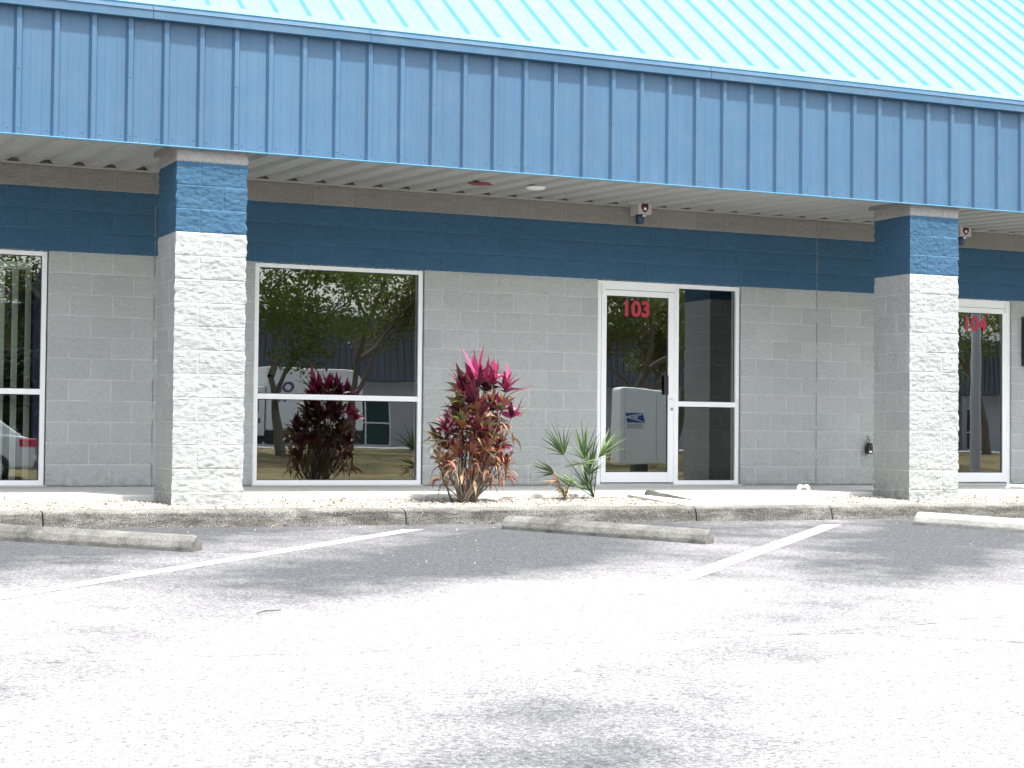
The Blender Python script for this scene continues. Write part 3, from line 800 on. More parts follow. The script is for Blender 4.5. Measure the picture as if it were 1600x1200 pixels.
pipe(10.545, -1.75, .135, .05, .026, 'white bent drain pipe in the gravel left of the right pillar')
pipe(13.259, -1.75, .13, -.10, .026, 'white bent drain pipe in the gravel right of the right pillar')

# wheel stops
def wheel_stop(fx0, fy0, fx1, fy1, mat, lab, h=.118, seed=1, wd=.17, rnd=1.0):
    a = Vector((fx0, fy0)); b = Vector((fx1, fy1)); L = (b-a).length; d = (b-a).normalized()
    ang = math.atan2(d.y, d.x); z0 = (gz(a.y)+gz(b.y))/2
    o = MB(); prof = [(0, 0), (.0, .028), (.004, .040), (.022, .065*rnd+.01), (.042, .092), (.062, .108), (wd/2, h), (wd-.062, .108), (wd-.042, .092), (wd-.022, .065*rnd+.01), (wd-.004, .040), (wd, .028), (wd, 0)]
    n = 70; vs = []
    for q in range(n+1):
        x = L*q/n; e = min(1, min(x, L-x)/.02+.0)
        for k, (y, z) in enumerate(prof):
            f = mn.fractal(Vector((x*9+seed*7, y*20, z*20)), .8, 2.1, 4)
            cy = wd/2+(y-wd/2)*(1-.03*(1-e)); vs.append((x, cy+f*.004, z*(1-.05*(1-e))+f*.0035*(z > 0) - (.0 if z > 0 else .01)))
    m_ = len(prof)
    o.add(vs, [(q*m_+k, q*m_+k+1, (q+1)*m_+k+1, (q+1)*m_+k) for q in range(n) for k in range(m_-1)]+[tuple(range(m_)), tuple(n*m_+k for k in range(m_))[::-1]])
    ob = o.build('wheel_stop', mat); ob.location = (a.x, a.y, gz(a.y)); ob.rotation_euler = (0, 0, ang)
    # lie along the slope of the lot
    sl_ = (gz(b.y)-gz(a.y))/L; ob.rotation_euler = (0, -math.atan(sl_), ang)
    return tag(ob, lab, 'wheel stop', 'concrete wheel stops')
wheel_stop(1.98, -3.53, 3.37, -4.78, M['stop'], 'mottled concrete wheel stop in front of the left pillar', seed=1)
wheel_stop(6.45, -3.35, 7.56, -4.88, M['stop'], 'weathered concrete wheel stop before the red shrub and door', seed=2)
wheel_stop(10.71, -3.44, 11.62, -5.05, M['stop_pale'], 'pale whitish concrete wheel stop in front of the right pillar', seed=3, h=.125)

# ------------------------------------------------------------------ ti plant
def leaf_blade(mb, base, dr, L, W, mi, droop=.5, fold=.25, roll=0.0, seg=7, tipw=.0, curl=0):
    d = Vector(dr).normalized(); side = d.cross(Vector((0, 0, 1)))
    if side.length < .05: side = Vector((1, 0, 0))
    side.normalize(); side = Matrix.Rotation(roll, 3, d) @ side
    p = Vector(base); vs = []; fs = []
    for i in range(seg+1):
        t = i/seg
        wv = W*(math.sin(math.pi*min(1, t*.93+.07)**.75))**1.1*.5 if i < seg else .001
        if i == 0: wv = W*.10
        nrm = side.cross(d).normalized()
        sd = Matrix.Rotation(curl*t, 3, d) @ side
        vs += [p-sd*wv+nrm*wv*fold*2, p.copy(), p+sd*wv+nrm*wv*fold*2]
        d = (d+Vector((0, 0, -1))*droop*(.4+t)/seg*1.6).normalized(); side = (side-d*side.dot(d)).normalized()
        p = p+d*L/seg
    for i in range(seg):
        a = i*3; fs += [(a, a+1, a+4, a+3), (a+1, a+2, a+5, a+4)]
    mb.add(vs, fs, mi)
def ti_plant():
    rn = random.Random(21)
    root = empty('ti_plant', (6.636, -2.1, -.11)); tag(root, 'tall magenta and burgundy ti plant with brown lower leaves in the gravel', 'shrub')
    U = .00653; Z = 1/170.
    P = lambda u, v, y=0: Vector(((u-725)*U, y, (783-v)*Z+.02))
    live, dry = MB(), MB()
    # head: (px, py, depth, tilt dir x, n leaves, leaf length, palette weights)
    heads = [
        (735, 604, -.05, -.1, 13, .25, (0, 1, 1, 2, 1)), (724, 615, .03, -.45, 12, .26, (1, 1, 2, 3, 1)), (728, 628, -.10, -.3, 12, .24, (1, 2, 2, 3, 4)),
        (748, 595, .02, .05, 11, .19, (1, 2, 1, 2, 6)), (766, 598, -.02, .0, 11, .20, (1, 1, 2, 1)), (760, 607, .08, -.15, 9, .19, (2, 1, 6, 2)),
        (786, 610, -.04, .15, 12, .21, (0, 1, 1, 2, 2)), (797, 650, .0, .35, 9, .16, (0, 1, 2, 3)), (783, 640, .10, .2, 8, .15, (0, 1, 4)),
        (697, 678, -.06, -.25, 14, .24, (2, 2, 1, 2, 3)), (684, 690, .03, -.7, 9, .19, (2, 3, 3, 2)), (702, 700, .05, -.05, 11, .19, (2, 2, 1, 4)),
        (742, 650, -.12, .2, 12, .22, (3, 4, 4, 2, 6)), (757, 655, .05, .3, 12, .22, (3, 2, 4, 4)), (728, 655, .1, -.2, 11, .2, (2, 2, 4)),
        (740, 690, -.08, .0, 12, .19, (4, 2, 4, 6)), (768, 682, .0, .25, 12, .20, (4, 4, 2, 1)), (722, 695, .05, -.1, 11, .18, (4, 2, 6)),
        (755, 705, .1, .1, 10, .18, (4, 2)), (784, 700, .04, .5, 9, .17, (4, 1, 2)), (741, 722, -.08, .05, 9, .16, (6, 4, 4)),
        (698, 730, -.03, -.3, 10, .15, (6, 4, 4)), (735, 672, -.14, -.1, 12, .21, (2, 1, 4)), (750, 680, -.12, .1, 12, .20, (2, 4, 3)), (712, 655, 0, -.5, 10, .2, (3, 2, 4)), (765, 640, -.05, .2, 10, .19, (2, 1, 4)), (745, 640, .1, 0, 10, .2, (2, 2, 1)), (708, 712, -.1, -.2, 9, .17, (2, 4, 4)), (756, 728, -.1, .1, 8, .15, (4, 2, 5)), (742, 615, .12, .1, 10, .2, (2, 1, 3)), (728, 708, -.15, -.2, 10, .18, (4, 4, 2)), (748, 706, -.16, .1, 10, .18, (4, 2, 4)), (765, 706, -.1, .3, 10, .18, (4, 3, 2)), (735, 640, -.16, -.1, 9, .2, (3, 2, 4)), (714, 640, -.05, -.5, 8, .2, (3, 2, 3)), (776, 640, -.1, .3, 8, .18, (4, 1, 3)), (780, 728, .02, .4, 8, .14, (4, 6, 1)), (776, 668, .05, .1, 9, .18, (4, 2, 4)), (714, 668, -.1, -.4, 9, .2, (2, 4, 3)),
        (686, 722, .0, -.7, 7, .15, (4, 5, 6)), (790, 726, .0, .5, 6, .12, (6, 5))]
    canes = []
    for (u, v, y, tx, n, L, pal) in heads:
        h = P(u, v, y); n = int(n*1.25)
        low = max(0, min(1, (v-600)/130))
        for k in range(n):
            t = k/n; az = k*2.4+rn.uniform(-.4, .4)
            el = R(87-58*t-16*low*t)+rn.uniform(-.15, .15)
            dr = Vector((math.cos(az)*math.cos(el)+tx*.55, math.sin(az)*math.cos(el)*.85, math.sin(el)))
            mi = pal[min(len(pal)-1, int(rn.random()*len(pal)))]
            if t < .3 and v < 612: mi = rn.choice((0, 1, 1, pal[0]))
            leaf_blade(live, h+Vector((0, 0, (1-t)*.05-.02)), dr, L*rn.uniform(.75, 1.12)*(1-.15*low), rn.uniform(.048, .080)*(1-.18*low), mi,
                       droop=.05+.42*t+rn.uniform(0, .3)+.3*low, fold=rn.uniform(.1, .35), roll=rn.uniform(-.9, .9), curl=rn.uniform(-.7, .7))
        canes.append((h, u))
        # dry skirt under each head
        for k in range(5 if v < 660 else 8):
            az = rn.uniform(0, 6.28); hh = h-Vector((0, 0, rn.uniform(.03, .16)))
            leaf_blade(dry, hh, (math.cos(az)*.8, math.sin(az)*.7, rn.uniform(-.3, .4)), rn.uniform(.10, .19), rn.uniform(.010, .024), rn.choice((4, 5, 5, 4, 4)),
                       droop=rn.uniform(1.0, 2.2), fold=rn.uniform(.2, .6), roll=rn.uniform(-1, 1), curl=rn.uniform(-2, 2), seg=6)
    # hero leaves traced for the outline
    for (u0, v0, u1, v1, W, mi, dr_) in [
        (732, 592, 718, 543, .052, 0, .0), (734, 592, 727, 545, .040, 0, .0), (738, 575, 750, 537, .026, 1, .0), (727, 590, 692, 575, .030, 2, .1), (728, 600, 701, 569, .032, 4, .1),
        (752, 590, 748, 558, .030, 1, 0), (764, 590, 770, 560, .032, 1, .0), (786, 596, 787, 565, .034, 0, .0), (780, 594, 770, 571, .026, 1, 0), (790, 600, 799, 588, .034, 0, .1),
        (787, 618, 828, 600, .022, 0, .45), (787, 620, 822, 601, .020, 5, .4), (786, 617, 815, 600, .024, 1, .3), (797, 648, 803, 616, .020, 1, 0), (797, 640, 813, 632, .030, 1, .2), (798, 654, 830, 631, .016, 3, .3),
        (720, 618, 685, 612, .028, 3, .3), (722, 622, 688, 620, .022, 3, .5), (718, 628, 687, 636, .02, 3, .7), (695, 672, 697, 634, .055, 2, .0), (693, 672, 690, 644, .045, 2, 0), (690, 672, 672, 656, .034, 2, .1),
        (684, 684, 664, 674, .030, 3, .4), (682, 690, 657, 690, .032, 3, .6), (783, 697, 808, 700, .026, 2, .2), (788, 708, 790, 705, .04, 4, .1), (700, 705, 702, 680, .05, 2, 0), (744, 722, 745, 704, .028, 6, 0), (784, 715, 788, 706, .04, 4, 0)]:
        a = P(u0, v0, rn.uniform(-.14, -.05)); b = P(u1, v1, rn.uniform(-.22, -.02)); L = (b-a).length
        leaf_blade(live, a, (b-a)+Vector((0, 0, dr_*L*.55)), L*1.05, W*1.15, mi, droop=dr_*.9, fold=.2, roll=rn.uniform(-.2, .2), seg=8)
    # hanging dead leaves low on the canes
    for k in range(115):
        u = rn.gauss(735, 33); v = rn.uniform(680, 752); u = max(684, min(796, u))
        az = rn.uniform(0, 6.28)
        leaf_blade(dry, P(u, v, rn.uniform(-.18, .18)), (math.cos(az)*.6, math.sin(az)*.5, rn.uniform(-1, .2)), rn.uniform(.08, .20), rn.uniform(.009, .034), rn.choice((5, 5, 4, 4, 4)),
                   droop=rn.uniform(1, 2.5), fold=rn.uniform(.2, .7), curl=rn.uniform(-2.5, 2.5), seg=6)
    live.build('foliage', TI, root, smooth=True, recalc=False); dry.build('dry_foliage', TI, root, smooth=True, recalc=False)
    for h, u in canes:
        b = Vector((rn.uniform(-.06, .06)+(u-735)*U*.10, rn.uniform(-.06, .06), 0)); side = (u-735)*U
        pts = []
        for i in range(9):
            t = i/8; p = b.lerp(h, t); p.x = b.x+(h.x-b.x)*(t**.8); p.y = b.y+(h.y-b.y)*t
            p += Vector((rn.uniform(-.009, .009), rn.uniform(-.009, .009), 0))*(1 if 0 < i < 8 else 0); pts.append(p)
        r = rn.uniform(.006, .010); c = MB(); c.tube(pts, [r*(1.15-.5*i/8) for i in range(9)], 6); c.build('cane', rn.choice((M['cane'], M['cane'], M['caned'])), root, smooth=True)
    for pts in ([(731, 783), (740, 768), (752, 752), (770, 748), (772, 728)], [(715, 780), (706, 770), (697, 762), (694, 745), (690, 735)], [(734, 783), (748, 762), (756, 750), (760, 720)]):
        c = MB(); c.tube([P(u, v, -.06+.01*i) for i, (u, v) in enumerate(pts)], [.008, .0075, .007, .006, .005][:len(pts)], 6); c.build('cane', M['caned'], root, smooth=True)
ti_plant()

# ------------------------------------------------------------------ palmetto
def palm(loc, lab, fronds, U=.00713, Z=.00622, seedn=4):
    rn = random.Random(seedn)
    root = empty('palmetto', loc); tag(root, lab, 'palm')
    for (bu, bv, hu, hv, leaves, mi) in fronds:
        B = Vector((bu*U, 0, -bv*Z)); H = Vector((hu*U, rn.uniform(-.12, .10), -hv*Z))
        f = MB()
        mid = B.lerp(H, .5)+Vector((0, 0, .02))
        f.tube([B, mid, H], [.006, .0045, .003], 5, 0)
        more = [((p_[0]+q_[0])/2+rn.uniform(-6, 6), (p_[1]+q_[1])/2+rn.uniform(-6, 6)) for p_, q_ in zip(leaves, leaves[1:])]
        for (lu, lv) in leaves+more:
            T = Vector((lu*U, H.y+rn.uniform(-.13, .10), -lv*Z)); d = T-H; L = d.length
            leaf_blade(f, H, d+Vector((0, 0, .06*L)), L*1.02, rn.uniform(.013, .021), mi if rn.random() < .7 else (1 if mi == 0 else mi), droop=.16, fold=.45, roll=rn.uniform(-.9, .9), seg=6)
        f.build('frond', PALM, root, smooth=True, recalc=False)
    return root
def s3(p): return (p[0]/8.573-99, p[1]/8.573-123)     # plan sketch units to local units
F1 = []
def fr(b, h, lv, mi=0):
    F1.append((*s3(b), *s3(h), [s3(q) for q in lv], mi))
fr((845, 1050), (410, 490), [(95, 115), (225, 80), (318, 55), (410, 110), (80, 250), (210, 470), (250, 330), (420, 210), (160, 200), (300, 190)])
fr((845, 1050), (650, 545), [(455, 125), (640, 30), (755, 75), (440, 240), (560, 130), (690, 130), (800, 180), (430, 400), (470, 450), (600, 160), (740, 230), (520, 200), (700, 300), (820, 260)])
fr((845, 1050), (640, 600), [(400, 560), (350, 670), (900, 520), (560, 620), (450, 640), (600, 700), (960, 490)], 1)
fr((845, 1050), (380, 745), [(15, 565), (110, 525), (200, 560), (250, 600), (160, 640), (150, 800), (60, 600)])
fr((845, 1050), (870, 520), [(1110, 60), (1185, 130), (1160, 310), (1090, 350), (980, 280), (1060, 180), (1040, 120), (1130, 190)])
fr((845, 1050), (800, 760), [(780, 200), (860, 250), (880, 330), (830, 300), (720, 380), (900, 560), (940, 640), (960, 700), (860, 420), (700, 620)])
fr((845, 1050), (820, 900), [(560, 860), (660, 820), (740, 700), (900, 740), (700, 640), (770, 520)])
fr((845, 1050), (830, 980), [(560, 850), (600, 900), (640, 720), (540, 640), (780, 600), (850, 500)])
palm((8.142, -1.8, -.075), 'green fan palmetto with spiky leaves beside the white door', F1)
F2 = []
for (b, h, lv, mi) in [((430, 1090), (470, 860), [(300, 770), (340, 820), (420, 740), (560, 830), (510, 780), (330, 900), (540, 920)], 1),
                       ((430, 1090), (330, 860), [(120, 940), (150, 800), (200, 920), (230, 830), (220, 740), (300, 700), (180, 870)], 2),
                       ((430, 1090), (500, 930), [(320, 760), (380, 820), (570, 850), (600, 940), (440, 820)], 0),
                       ((430, 1090), (420, 950), [(260, 900), (330, 800), (380, 1070), (430, 1080), (480, 1070), (360, 1050), (520, 1040), (560, 1080)], 2),
                       ((430, 1090), (460, 940), [(400, 1090), (450, 1085), (500, 1075), (530, 980), (410, 900)], 2)]:
    o_ = s3((430, 1095)); q = lambda p: (s3(p)[0]-o_[0], s3(p)[1]-o_[1])
    F2.append((*q(b), *q(h), [q(z_) for z_ in lv], mi))
palm((7.80, -1.85, -.085), 'small half dead palmetto with brown fronds left of the green one', F2, seedn=8)
# weeds and litter
def weed(x, y, lab, h=.045, n=22, sp=.05):
    rn = random.Random(int(x*100)); mb = MB()
    for i in range(n):
        az = rn.uniform(0, 6.28); leaf_blade(mb, (rn.uniform(-sp, sp)*.1, rn.uniform(-sp, sp)*.1, 0), (math.cos(az)*(.6+sp*12), math.sin(az)*.8, .8), rn.uniform(.4, 1)*h, .008, rn.choice((0, 1, 1)), droop=.8, seg=3)
    o = mb.build('weed', PALM, smooth=True, recalc=False); o.location = (x, y, gravz(x, y)); tag(o, lab, 'weed', 'weeds in the gravel')
weed(3.98, -2.27, 'tiny green weed at the foot of the left pillar')
weed(6.50, -2.36, 'low green weed below the red shrub', .03, 40, .10)
weed(7.12, -2.45, 'sparse green weed in gravel right of the red shrub', .03, 30, .13)
def fallen(x, y, z, L, W, mi, rz, lab):
    mb = MB(); leaf_blade(mb, (-L/2, 0, .006), (1, 0, .05), L, W, mi, droop=.05, fold=.15, seg=6)
    o = mb.build('fallen_leaf', TI, smooth=True, recalc=False); o.location = (x, y, z+.006); o.rotation_euler = (R(8), 0, rz); tag(o, lab, 'leaf', 'leaves fallen on the ground')
fallen(7.27, -1.78, gravz(7.27, -1.78), .19, .04, 2, .15, 'fallen dark burgundy leaf on gravel right of the red shrub')
fallen(8.35, -1.75, gravz(8.3, -1.75), .17, .03, 6, .3, 'fallen rusty red leaf on gravel right of the palmetto')
fallen(8.58, -1.72, gravz(8.55, -1.72)+.01, .11, .02, 4, 1.9, 'fallen brown leaf at the walkway corner')
fallen(11.42, -3.98, gz(-3.98), .15, .03, 2, -.6, 'fallen dark leaf on asphalt before the pale wheel stop')
mb = MB(); mb.tube([(2.86, -8.06, gz(-8.06)+.012), (2.92, -8.02, gz(-8.02)+.018), (3.03, -7.95, gz(-7.95)+.010)], [.0025, .005, .003], 6)
tag(mb.build('twig', M['caned'], smooth=True), 'single thin twig lying on the pale asphalt', 'twig')
rl = random.Random(12); mb = MB()
for i in range(230):
    k = rl.random()
    if k < .45: x = rl.uniform(1.5, 13.5); y = -2.835-abs(rl.gauss(0, .03)); z = gz(y)+.004
    elif k < .85:
        x = rl.uniform(1.5, 13.5); y = rl.uniform(-2.6, -1.62); z = gravz(x, y)+.012
        if 8.6 < x < 10.6: continue
    else: x = rl.gauss(6.7, .5); y = rl.uniform(-2.5, -1.65); z = gravz(x, y)+.014
    if any(a-.02 < x < b+.02 and y > -2.26 for a, b in PX): continue
    az = rl.uniform(0, 6.28); L = rl.uniform(.02, .06)
    leaf_blade(mb, (x, y, z), (math.cos(az), math.sin(az), .25), L, L*rl.uniform(.15, .4), rl.choice((2, 4, 5, 4, 5)), droop=.5, fold=.4, seg=3, curl=rl.uniform(-1, 1))
tag(mb.build('leaf_litter', TI, recalc=False), kind='stuff', label='small brown leaf litter along the kerb and gravel', cat='leaf litter')
# mossy edging lump at the walkway corner
mb = MB(); n = 16
for q in range(n+1):
    pass
vs = []; fs = []
for q in range(n+1):
    t = q/n; x = 8.80+.22*t; y = -1.70-.50*t; hgt = .055*(1-t)**.7+.008
    for k in range(7):
        a = math.pi*k/6; f = 1+.25*mn.noise(Vector((x*14, k, 2)))
        vs.append((x+math.cos(a)*.035*f*.6, y-math.cos(a)*.045*f, -.060+.07*(y+1.6)+math.sin(a)*hgt*f))
for q in range(n): fs += [(q*7+k, q*7+k+1, (q+1)*7+k+1, (q+1)*7+k) for k in range(6)]
mb.add(vs, fs+[tuple(range(7)), tuple(n*7+k for k in range(7))])
tag(mb.build('edging_stone', M['kerb'], smooth=True), 'tapered mossy concrete edging at the walkway corner', 'edging')

# ------------------------------------------------------------------ across the lot (seen mirrored in the glass)
mb = MB()
vs, fs = grid_sheet(-30, 70, 40, -34, -19.4, 12, lambda x, y: gz(y)+.12*min(1, (-19.3-y)/.1)+.05*mn.noise(Vector((x*.3, y*.3, 0))))
mb.add(vs, fs); tag(mb.build('grass_verge', M['grass'], smooth=True), kind='structure')
mb = MB(); mb.box(-30, 70, -19.42, -19.27, -.8, -.46); mb.box(-30, 70, -34.2, -34.0, -.1, .16); tag(mb.build('verge_kerb', M['kerb']), kind='structure')
# kerbed island with the mail unit
mb = MB(); c = (15.2, -9.6); ring = [(c[0]+2.6*math.cos(t*.262), c[1]+1.3*math.sin(t*.262)) for t in range(24)]
mb.prism(ring, -.9, gz(-9.6)+.13, 'z'); tag(mb.build('island_kerb', M['kerb']), kind='structure')
mb = MB(); ring = [(c[0]+2.45*math.cos(t*.262), c[1]+1.15*math.sin(t*.262)) for t in range(24)]
mb.prism(ring, -.8, gz(-9.6)+.15, 'z'); tag(mb.build('island_grass', M['grass']), kind='structure')

bark = plain('oak_bark', (.17, .15, .12), .95, 0, .35, 8, .8)
oakA = leafm('oak_leaf_green', (.06, .10, .015), (.17, .23, .05), .5, .3, 1.3)
oakB = leafm('oak_leaf_olive', (.08, .10, .02), (.22, .23, .06), .5, .3, 1.3)
def oak(x, y, lab, seed, H=6.5, mat=oakA, nl=5200, lean=(0, 0), st=.36):
    rn = random.Random(seed); z = gz(y)+.1
    root = empty('oak_tree', (x, y, z)); tag(root, lab, 'tree', 'oak trees on the grass verge')
    tr = MB(); tips = []
    def limb(p, d, L, r, dep):
        pts = [p]; q = p.copy(); dd = d.copy()
        for i in range(5):
            dd = (dd+Vector((rn.uniform(-.22, .22), rn.uniform(-.22, .22), rn.uniform(-.05, .16)))).normalized(); q = q+dd*L/5; pts.append(q.copy())
        tr.tube(pts, [r*(1-.11*i) for i in range(6)], 8 if dep < 2 else 5, cap=False)
        if dep >= 3: tips.append(q); return
        for k in range(rn.choice((2, 3)) if dep else 3):
            az = rn.uniform(0, 6.28); dn = (dd*.75+Vector((math.cos(az), math.sin(az), rn.uniform(-.05, .35)))*.85).normalized()
            limb(pts[-1] if k < 2 else pts[3], dn, L*rn.uniform(.68, .92), r*.58, dep+1)
        if dep == 2: tips.append(pts[3])
    limb(Vector((0, 0, -.1)), Vector((lean[0], lean[1], 1)).normalized(), H*st, .15, 0)
    tr.build('trunk', bark, root, smooth=True)
    V = []; Fc = []
    for i in range(nl):
        t = rn.choice(tips); rr_ = rn.random()**.5*.95
        a, b = rn.uniform(0, 6.28), rn.uniform(-1, 1); c = t+Vector((math.cos(a)*math.sqrt(1-b*b), math.sin(a)*math.sqrt(1-b*b), b*.65))*rr_
        u = Vector((rn.gauss(0, 1), rn.gauss(0, 1), rn.gauss(0, .6))).normalized(); v = u.orthogonal().normalized(); s = rn.uniform(.028, .062)
        k = len(V); V += [c-u*s*1.4, c-v*s*.7, c+u*s*1.4, c+v*s*.7]; Fc.append((k, k+1, k+2, k+3))
    cr = MB(); cr.add(V, Fc); cr.build('crown', mat, root, recalc=False)
def refx(u, L):          # where along the verge a tree must stand, L metres down the mirrored sight line
    return L*math.tan(yaw+math.atan((u-800)/2829.7))
trees = [(445, 46, 0, (-.15, 0)), (548, 48.5, 1, (.35, 0)), (300, 47, 0, (0, 0)), (690, 50, 1, (.1, 0)), (820, 46, 1, (0, 0)), (960, 45, 0, (.2, 0)), (1060, 50, 0, (0, 0)), (1240, 48, 1, (0, 0)), (1420, 46, 0, (0, 0)), (1545, 50, 0, (.1, 0)), (120, 50, 0, (0, 0))]
tl = ['spreading green oak with forked pale trunk in front of the white van', 'leaning olive oak just right of the white van', 'green oak at the left end of the verge', 'olive oak with a slight lean on the verge', 'upright olive oak near the middle of the verge',
      'leaning green oak behind the mail locker', 'tall green oak on the middle of the verge', 'upright olive oak on the right half of the verge', 'green oak left of the grey lamp post', 'green oak behind the grey lamp post', 'green oak at the far end of the verge']
for i, ((u, L, k, ln), lab) in enumerate(zip(trees, tl)):
    oak(refx(u, L), 17.4776-L, lab, 30+i, rn_h := (6.3+.5*((i*7) % 4)), (oakA, oakB)[k], 11000 if i in (0, 1, 5, 6, 9) else 5000, ln)
oak(refx(38, 43), 17.4776-43, 'low dense dark green oak behind the white hatchback', 77, 6.6, plain('oak_leaf_dark', (.02, .032, .012), .6), 16000, (0, 0), .13)
oak(refx(60, 50), 17.4776-50, 'tall dense dark oak behind the low one at the verge end', 78, 10.5, bpy.data.materials['oak_leaf_dark'], 14000, (0, 0), .16)
oak(refx(1015, 52), 17.4776-52, 'tall green oak rising behind the mail locker', 79, 8.0, oakB, 12000, (0, 0), .25)

# opposite building
ob = empty('opposite_building', (25, -64, .1)); tag(ob, 'long pale building across the lot with dark metal roof', 'building')
wl = NT('pale_opposite_wall'); wl_m = wl.out((.52, .52, .54), .8)
mb = MB(); mb.box(-70, 60, -10, 0, -.3, 3.1); mb.build('wall', wl_m, ob)
dk = metal_paint('slate_roof_steel', (.085, .10, .12), .6)
mb = MB(); mb.prism([(1.6, 3.1), (1.5, 6.1), (-4.5, 7.0), (-10, 3.9), (-10, 3.1)], -70, 60, 'x')
for i in range(0, 400): mb.box(-70+i*.325, -70+i*.325+.04, 1.5, 1.63, 3.1, 6.1)
mb.build('roof', dk, ob)
for i in range(-10, 14):
    x = i*5.0; f = MB(); frame_rect(f, x-1.3, x+1.3, 0, 2.35, .07, .07, .07, .07, 0, .06); f.box(x-1.23, x+1.23, .0, .05, 1.05, 1.12); f.box(x-.04, x+.04, .0, .055, .07, 2.28)
    w_ = f.build('window', M['white'], ob); g = MB(); g.box(x-1.23, x+1.23, .005, .02, .07, 2.28); g.build('pane', plain('teal_glass', (.02, .06, .06), .15) if i == -10 else bpy.data.materials['teal_glass'], w_)
for i in range(-8, 9):
    mb = MB(); mb.box(i*7.5+1.9, i*7.5+2.25, 1.1, 1.45, -.2, 3.0); mb.build('post', plain('post_grey', (.3, .3, .31), .8) if i == -8 else bpy.data.materials['post_grey'], ob)

# white box van: cab to the left in the glass, lettered box
vt = plain('van_white', (.72, .74, .74), .35, 0, .04)
def van():
    L = 64; xb = refx(500, L); y = 17.4776-L; z = gz(y)
    root = empty('box_van', (xb, y, z)); tag(root, 'white box van with purple and teal lettering parked beyond the oaks', 'van')
    mb = MB(); mb.prism([(-2.3, .75), (1.35, .75), (1.35, 2.55), (1.05, 3.0), (-2.3, 3.05)], -1.05, 1.05, 'y'); mb.build('cargo_box', vt, root, bevel=.04)
    mb = MB(); mb.prism([(-4.6, .55), (-2.34, .55), (-2.34, 2.35), (-3.2, 2.3), (-3.75, 1.55), (-4.55, 1.3)], -.98, .98, 'y'); cb = mb.build('cab', vt, root, bevel=.05)
    mb = MB(); mb.prism([(-3.62, 1.42), (-2.6, 1.42), (-2.6, 2.1), (-3.15, 2.1)], .975, .995, 'y'); mb.build('side_window', M['black'], cb)
    mb = MB(); mb.box(-2.62, -2.55, .985, 1.01, 1.0, 1.2); mb.build('handle', M['black'], cb)
    mb = MB(); mb.box(-4.4, 1.3, -.8, .8, .35, .62); mb.build('chassis', M['black'], root)
    for wx in (-3.7, .3):
        for sy in (-.86, .86):
            w_ = MB(); w_.lathe([(.25, -.13), (.38, -.12), (.40, 0), (.38, .12), (.25, .13)], (wx, sy, .40), 20, axis='y'); o = w_.build('wheel', M['black'], root, smooth=True)
            w_ = MB(); w_.lathe([(.2, -.14), (.2, .14)], (wx, sy, .40), 14, axis='y'); w_.build('rim', M['chrome'], o)
    pu = plain('purple_letter', (.10, .05, .16), .5); te = plain('teal_letter', (.03, .20, .26), .5)
    for s, x, zz, sz, mt in (('ON', -1.75, 2.28, .55, pu), ('NO', .55, 2.22, .55, pu), ('M', -1.75, 1.88, .42, te), ('M', .1, 1.85, .42, te)):
        t = text_mesh(s, sz, mt, 'lettering', .004, -1.0*-1, .02); t.rotation_euler = (math.pi/2, 0, math.pi); t.parent = root; t.location = (x, 1.062, zz)
van()

# parcel locker with the eagle-like blue mark
def mailunit():
    root = empty('mail_locker', (14.88, -9.45, gz(-9.6)+.13)); tag(root, 'pale grey outdoor mail locker with blue emblem on a pedestal', 'mailbox')
    root.rotation_euler = (0, 0, R(10))
    mp = plain('locker_paint', (.82, .85, .81), .5, 0, .05)
    mb = MB(); mb.prism([(-.44, .50), (-.36, .47), (.44, .50), (.46, .75), (.45, 1.70), (.40, 1.73), (-.36, 1.79), (-.43, 1.76)], -.24, .24, 'y'); mb.build('cabinet', mp, root, bevel=.03)
    mb = MB(); mb.box(.225, .232, .238, .243, .56, 1.68); mb.box(-.345, -.338, .238, .243, .56, 1.74); mb.build('panel_seam', plain('seam_grey', (.35, .37, .36), .6), root)
    mb = MB(); mb.box(-.12, .12, -.12, .12, 0, .52); mb.build('pedestal', plain('pedestal_grey', (.10, .11, .11), .6), root)
    bl_ = plain('emblem_blue', (.02, .08, .30), .4); li_ = plain('emblem_pale', (.6, .66, .72), .4)
    # emblem: faces the shop, so x runs the other way for whoever reads it
    zc, xc = 1.27, -.17
    def pr(pts, y, mat, nm, par):
        mb = MB(); mb.prism([(xc+px, zc+pz) for px, pz in pts], y, y+.002, 'y'); return mb.build(nm, mat, par)
    e = pr([(-.18, .09), (.16, .09), (.20, -.09), (-.14, -.09)], .244, li_, 'emblem', root)
    pr([(-.165, .08), (.145, .08), (.185, -.08), (-.125, -.08)], .247, bl_, 'emblem_field', e)
    pr([(-.15, .03), (.14, .075), (.13, .045), (-.09, .015), (.17, -.065), (.175, -.08), (-.15, .0)], .250, li_, 'emblem_wing', e)
    pr([(-.05, .012), (.06, .03), (.06, -.022)], .250, li_, 'emblem_beak', e)
    for k, (s, zz, sz) in enumerate((('UNITED STATES', -.125, .038), ('POSTAL SERVICE', -.165, .038))):
        t = text_mesh(s, sz, plain('emblem_text', (.12, .13, .16), .5) if k == 0 else bpy.data.materials['emblem_text'], 'lettering', .001)
        t.rotation_euler = (math.pi/2, 0, math.pi); t.parent = root; t.location = (xc+.01, .2435, zc+zz)
mailunit()

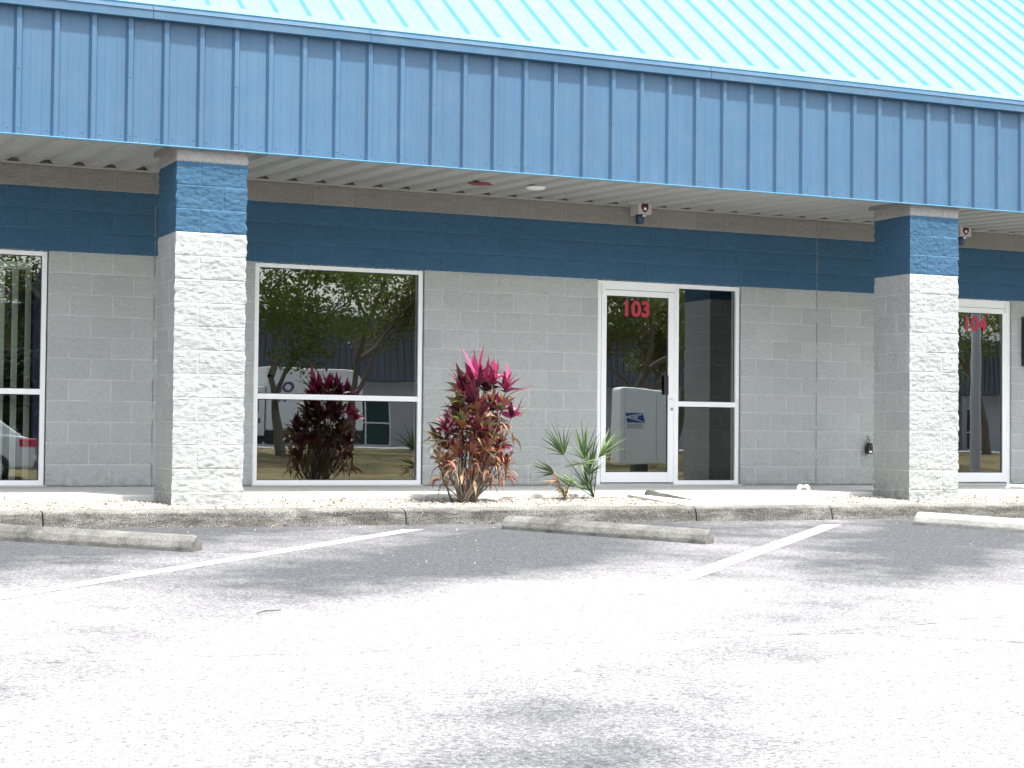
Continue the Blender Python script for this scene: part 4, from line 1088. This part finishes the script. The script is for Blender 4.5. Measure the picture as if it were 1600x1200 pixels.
# lamp post mirrored in door 104
lp = empty('lamp_post', (refx(1529, 29), 17.4776-29, gz(17.4776-29))); tag(lp, 'thick round grey lamp post standing in the lot', 'lamp post')
mb = MB(); mb.lathe([(.13, 0), (.11, .2), (.085, 6.0)], (0, 0, 0), 20); mb.build('pole', plain('galvanised', (.36, .36, .36), .5, .3), lp, smooth=True)
mb = MB(); mb.lathe([(.27, -.3), (.27, .35), (.24, .38)], (0, 0, 0), 20); mb.build('footing', M['slab'], lp)
mb = MB(); mb.box(-.25, .25, -.7, .1, 6.0, 6.14); mb.build('lamp_head', plain('lamp_housing', (.2, .2, .2), .5), lp, bevel=.02)

# white hatchback behind the camera, tail mirrored in the left window
def car(x, y, rz, lab, paint):
    z = gz(y); root = empty('parked_car', (x, y, z), rz); tag(root, lab, 'car', 'cars parked in the lot')
    low = [(-2.15, .32), (-2.2, .55), (-2.18, .82), (-2.02, .97), (-1.0, 1.06), (1.25, .98), (1.95, .80), (2.15, .60), (2.15, .34)]
    mb = MB(); mb.prism(low, -.86, .86, 'y'); body = mb.build('body', paint, root, bevel=.07)
    top = [(-1.95, .97), (-1.45, 1.36), (-.9, 1.47), (.05, 1.46), (.55, 1.36), (1.2, .98)]
    mb = MB(); n = len(top); vs = [(px, -.80+(pz-.97)*.28, pz) for px, pz in top]+[(px, .80-(pz-.97)*.28, pz) for px, pz in top]
    mb.add(vs, [(i, (i+1) % n, n+(i+1) % n, n+i) for i in range(n)]+[tuple(range(n))[::-1], tuple(range(n, 2*n))]); mb.build('cabin', paint, root, bevel=.05)
    for sy in (-1, 1):
        mb = MB(); pts = [(-1.35, 1.03), (-1.15, 1.32), (-.8, 1.38), (.02, 1.37), (.42, 1.28), (.95, 1.02)]
        mb.add([(px, sy*(.815-(pz-.97)*.28), pz) for px, pz in pts], [tuple(range(6))]); mb.build('side_window', M['black'], root)
        mb = MB(); mb.box(-2.215, -1.85, sy*.60 if sy > 0 else -.875, .875 if sy > 0 else -.60, .76, .93); mb.build('tail_lamp', plain('tail_red', (.5, .01, .03), .25), root, bevel=.03)
        mb = MB(); mb.box(1.95, 2.17, .55*sy-.18, .55*sy+.18, .62, .76); mb.build('headlight', M['chrome'], root, bevel=.03)
        for wx in (-1.35, 1.35):
            w_ = MB(); w_.lathe([(.2, -.1), (.31, -.1), (.33, 0), (.31, .1), (.2, .1)], (wx, sy*.80, .33), 20, axis='y'); o = w_.build('wheel', M['black'], root, smooth=True)
            w_ = MB(); w_.lathe([(.19, -.105), (.19, .105)], (wx, sy*.80, .33), 14, axis='y'); w_.build('rim', M['chrome'], o)
    mb = MB(); mb.add([(-1.93, -.62, 1.0), (-1.47, -.55, 1.36), (-1.47, .55, 1.36), (-1.93, .62, 1.0)], [(0, 1, 2, 3)]); mb.v = [(a-.025, b, c+.025) for a, b, c in mb.v]; mb.build('rear_window', M['black'], root)
car(4.55, -21.0, math.pi, 'white hatchback with red tail lamp at the lot edge', plain('car_white', (.66, .67, .68), .25, 0, .02))
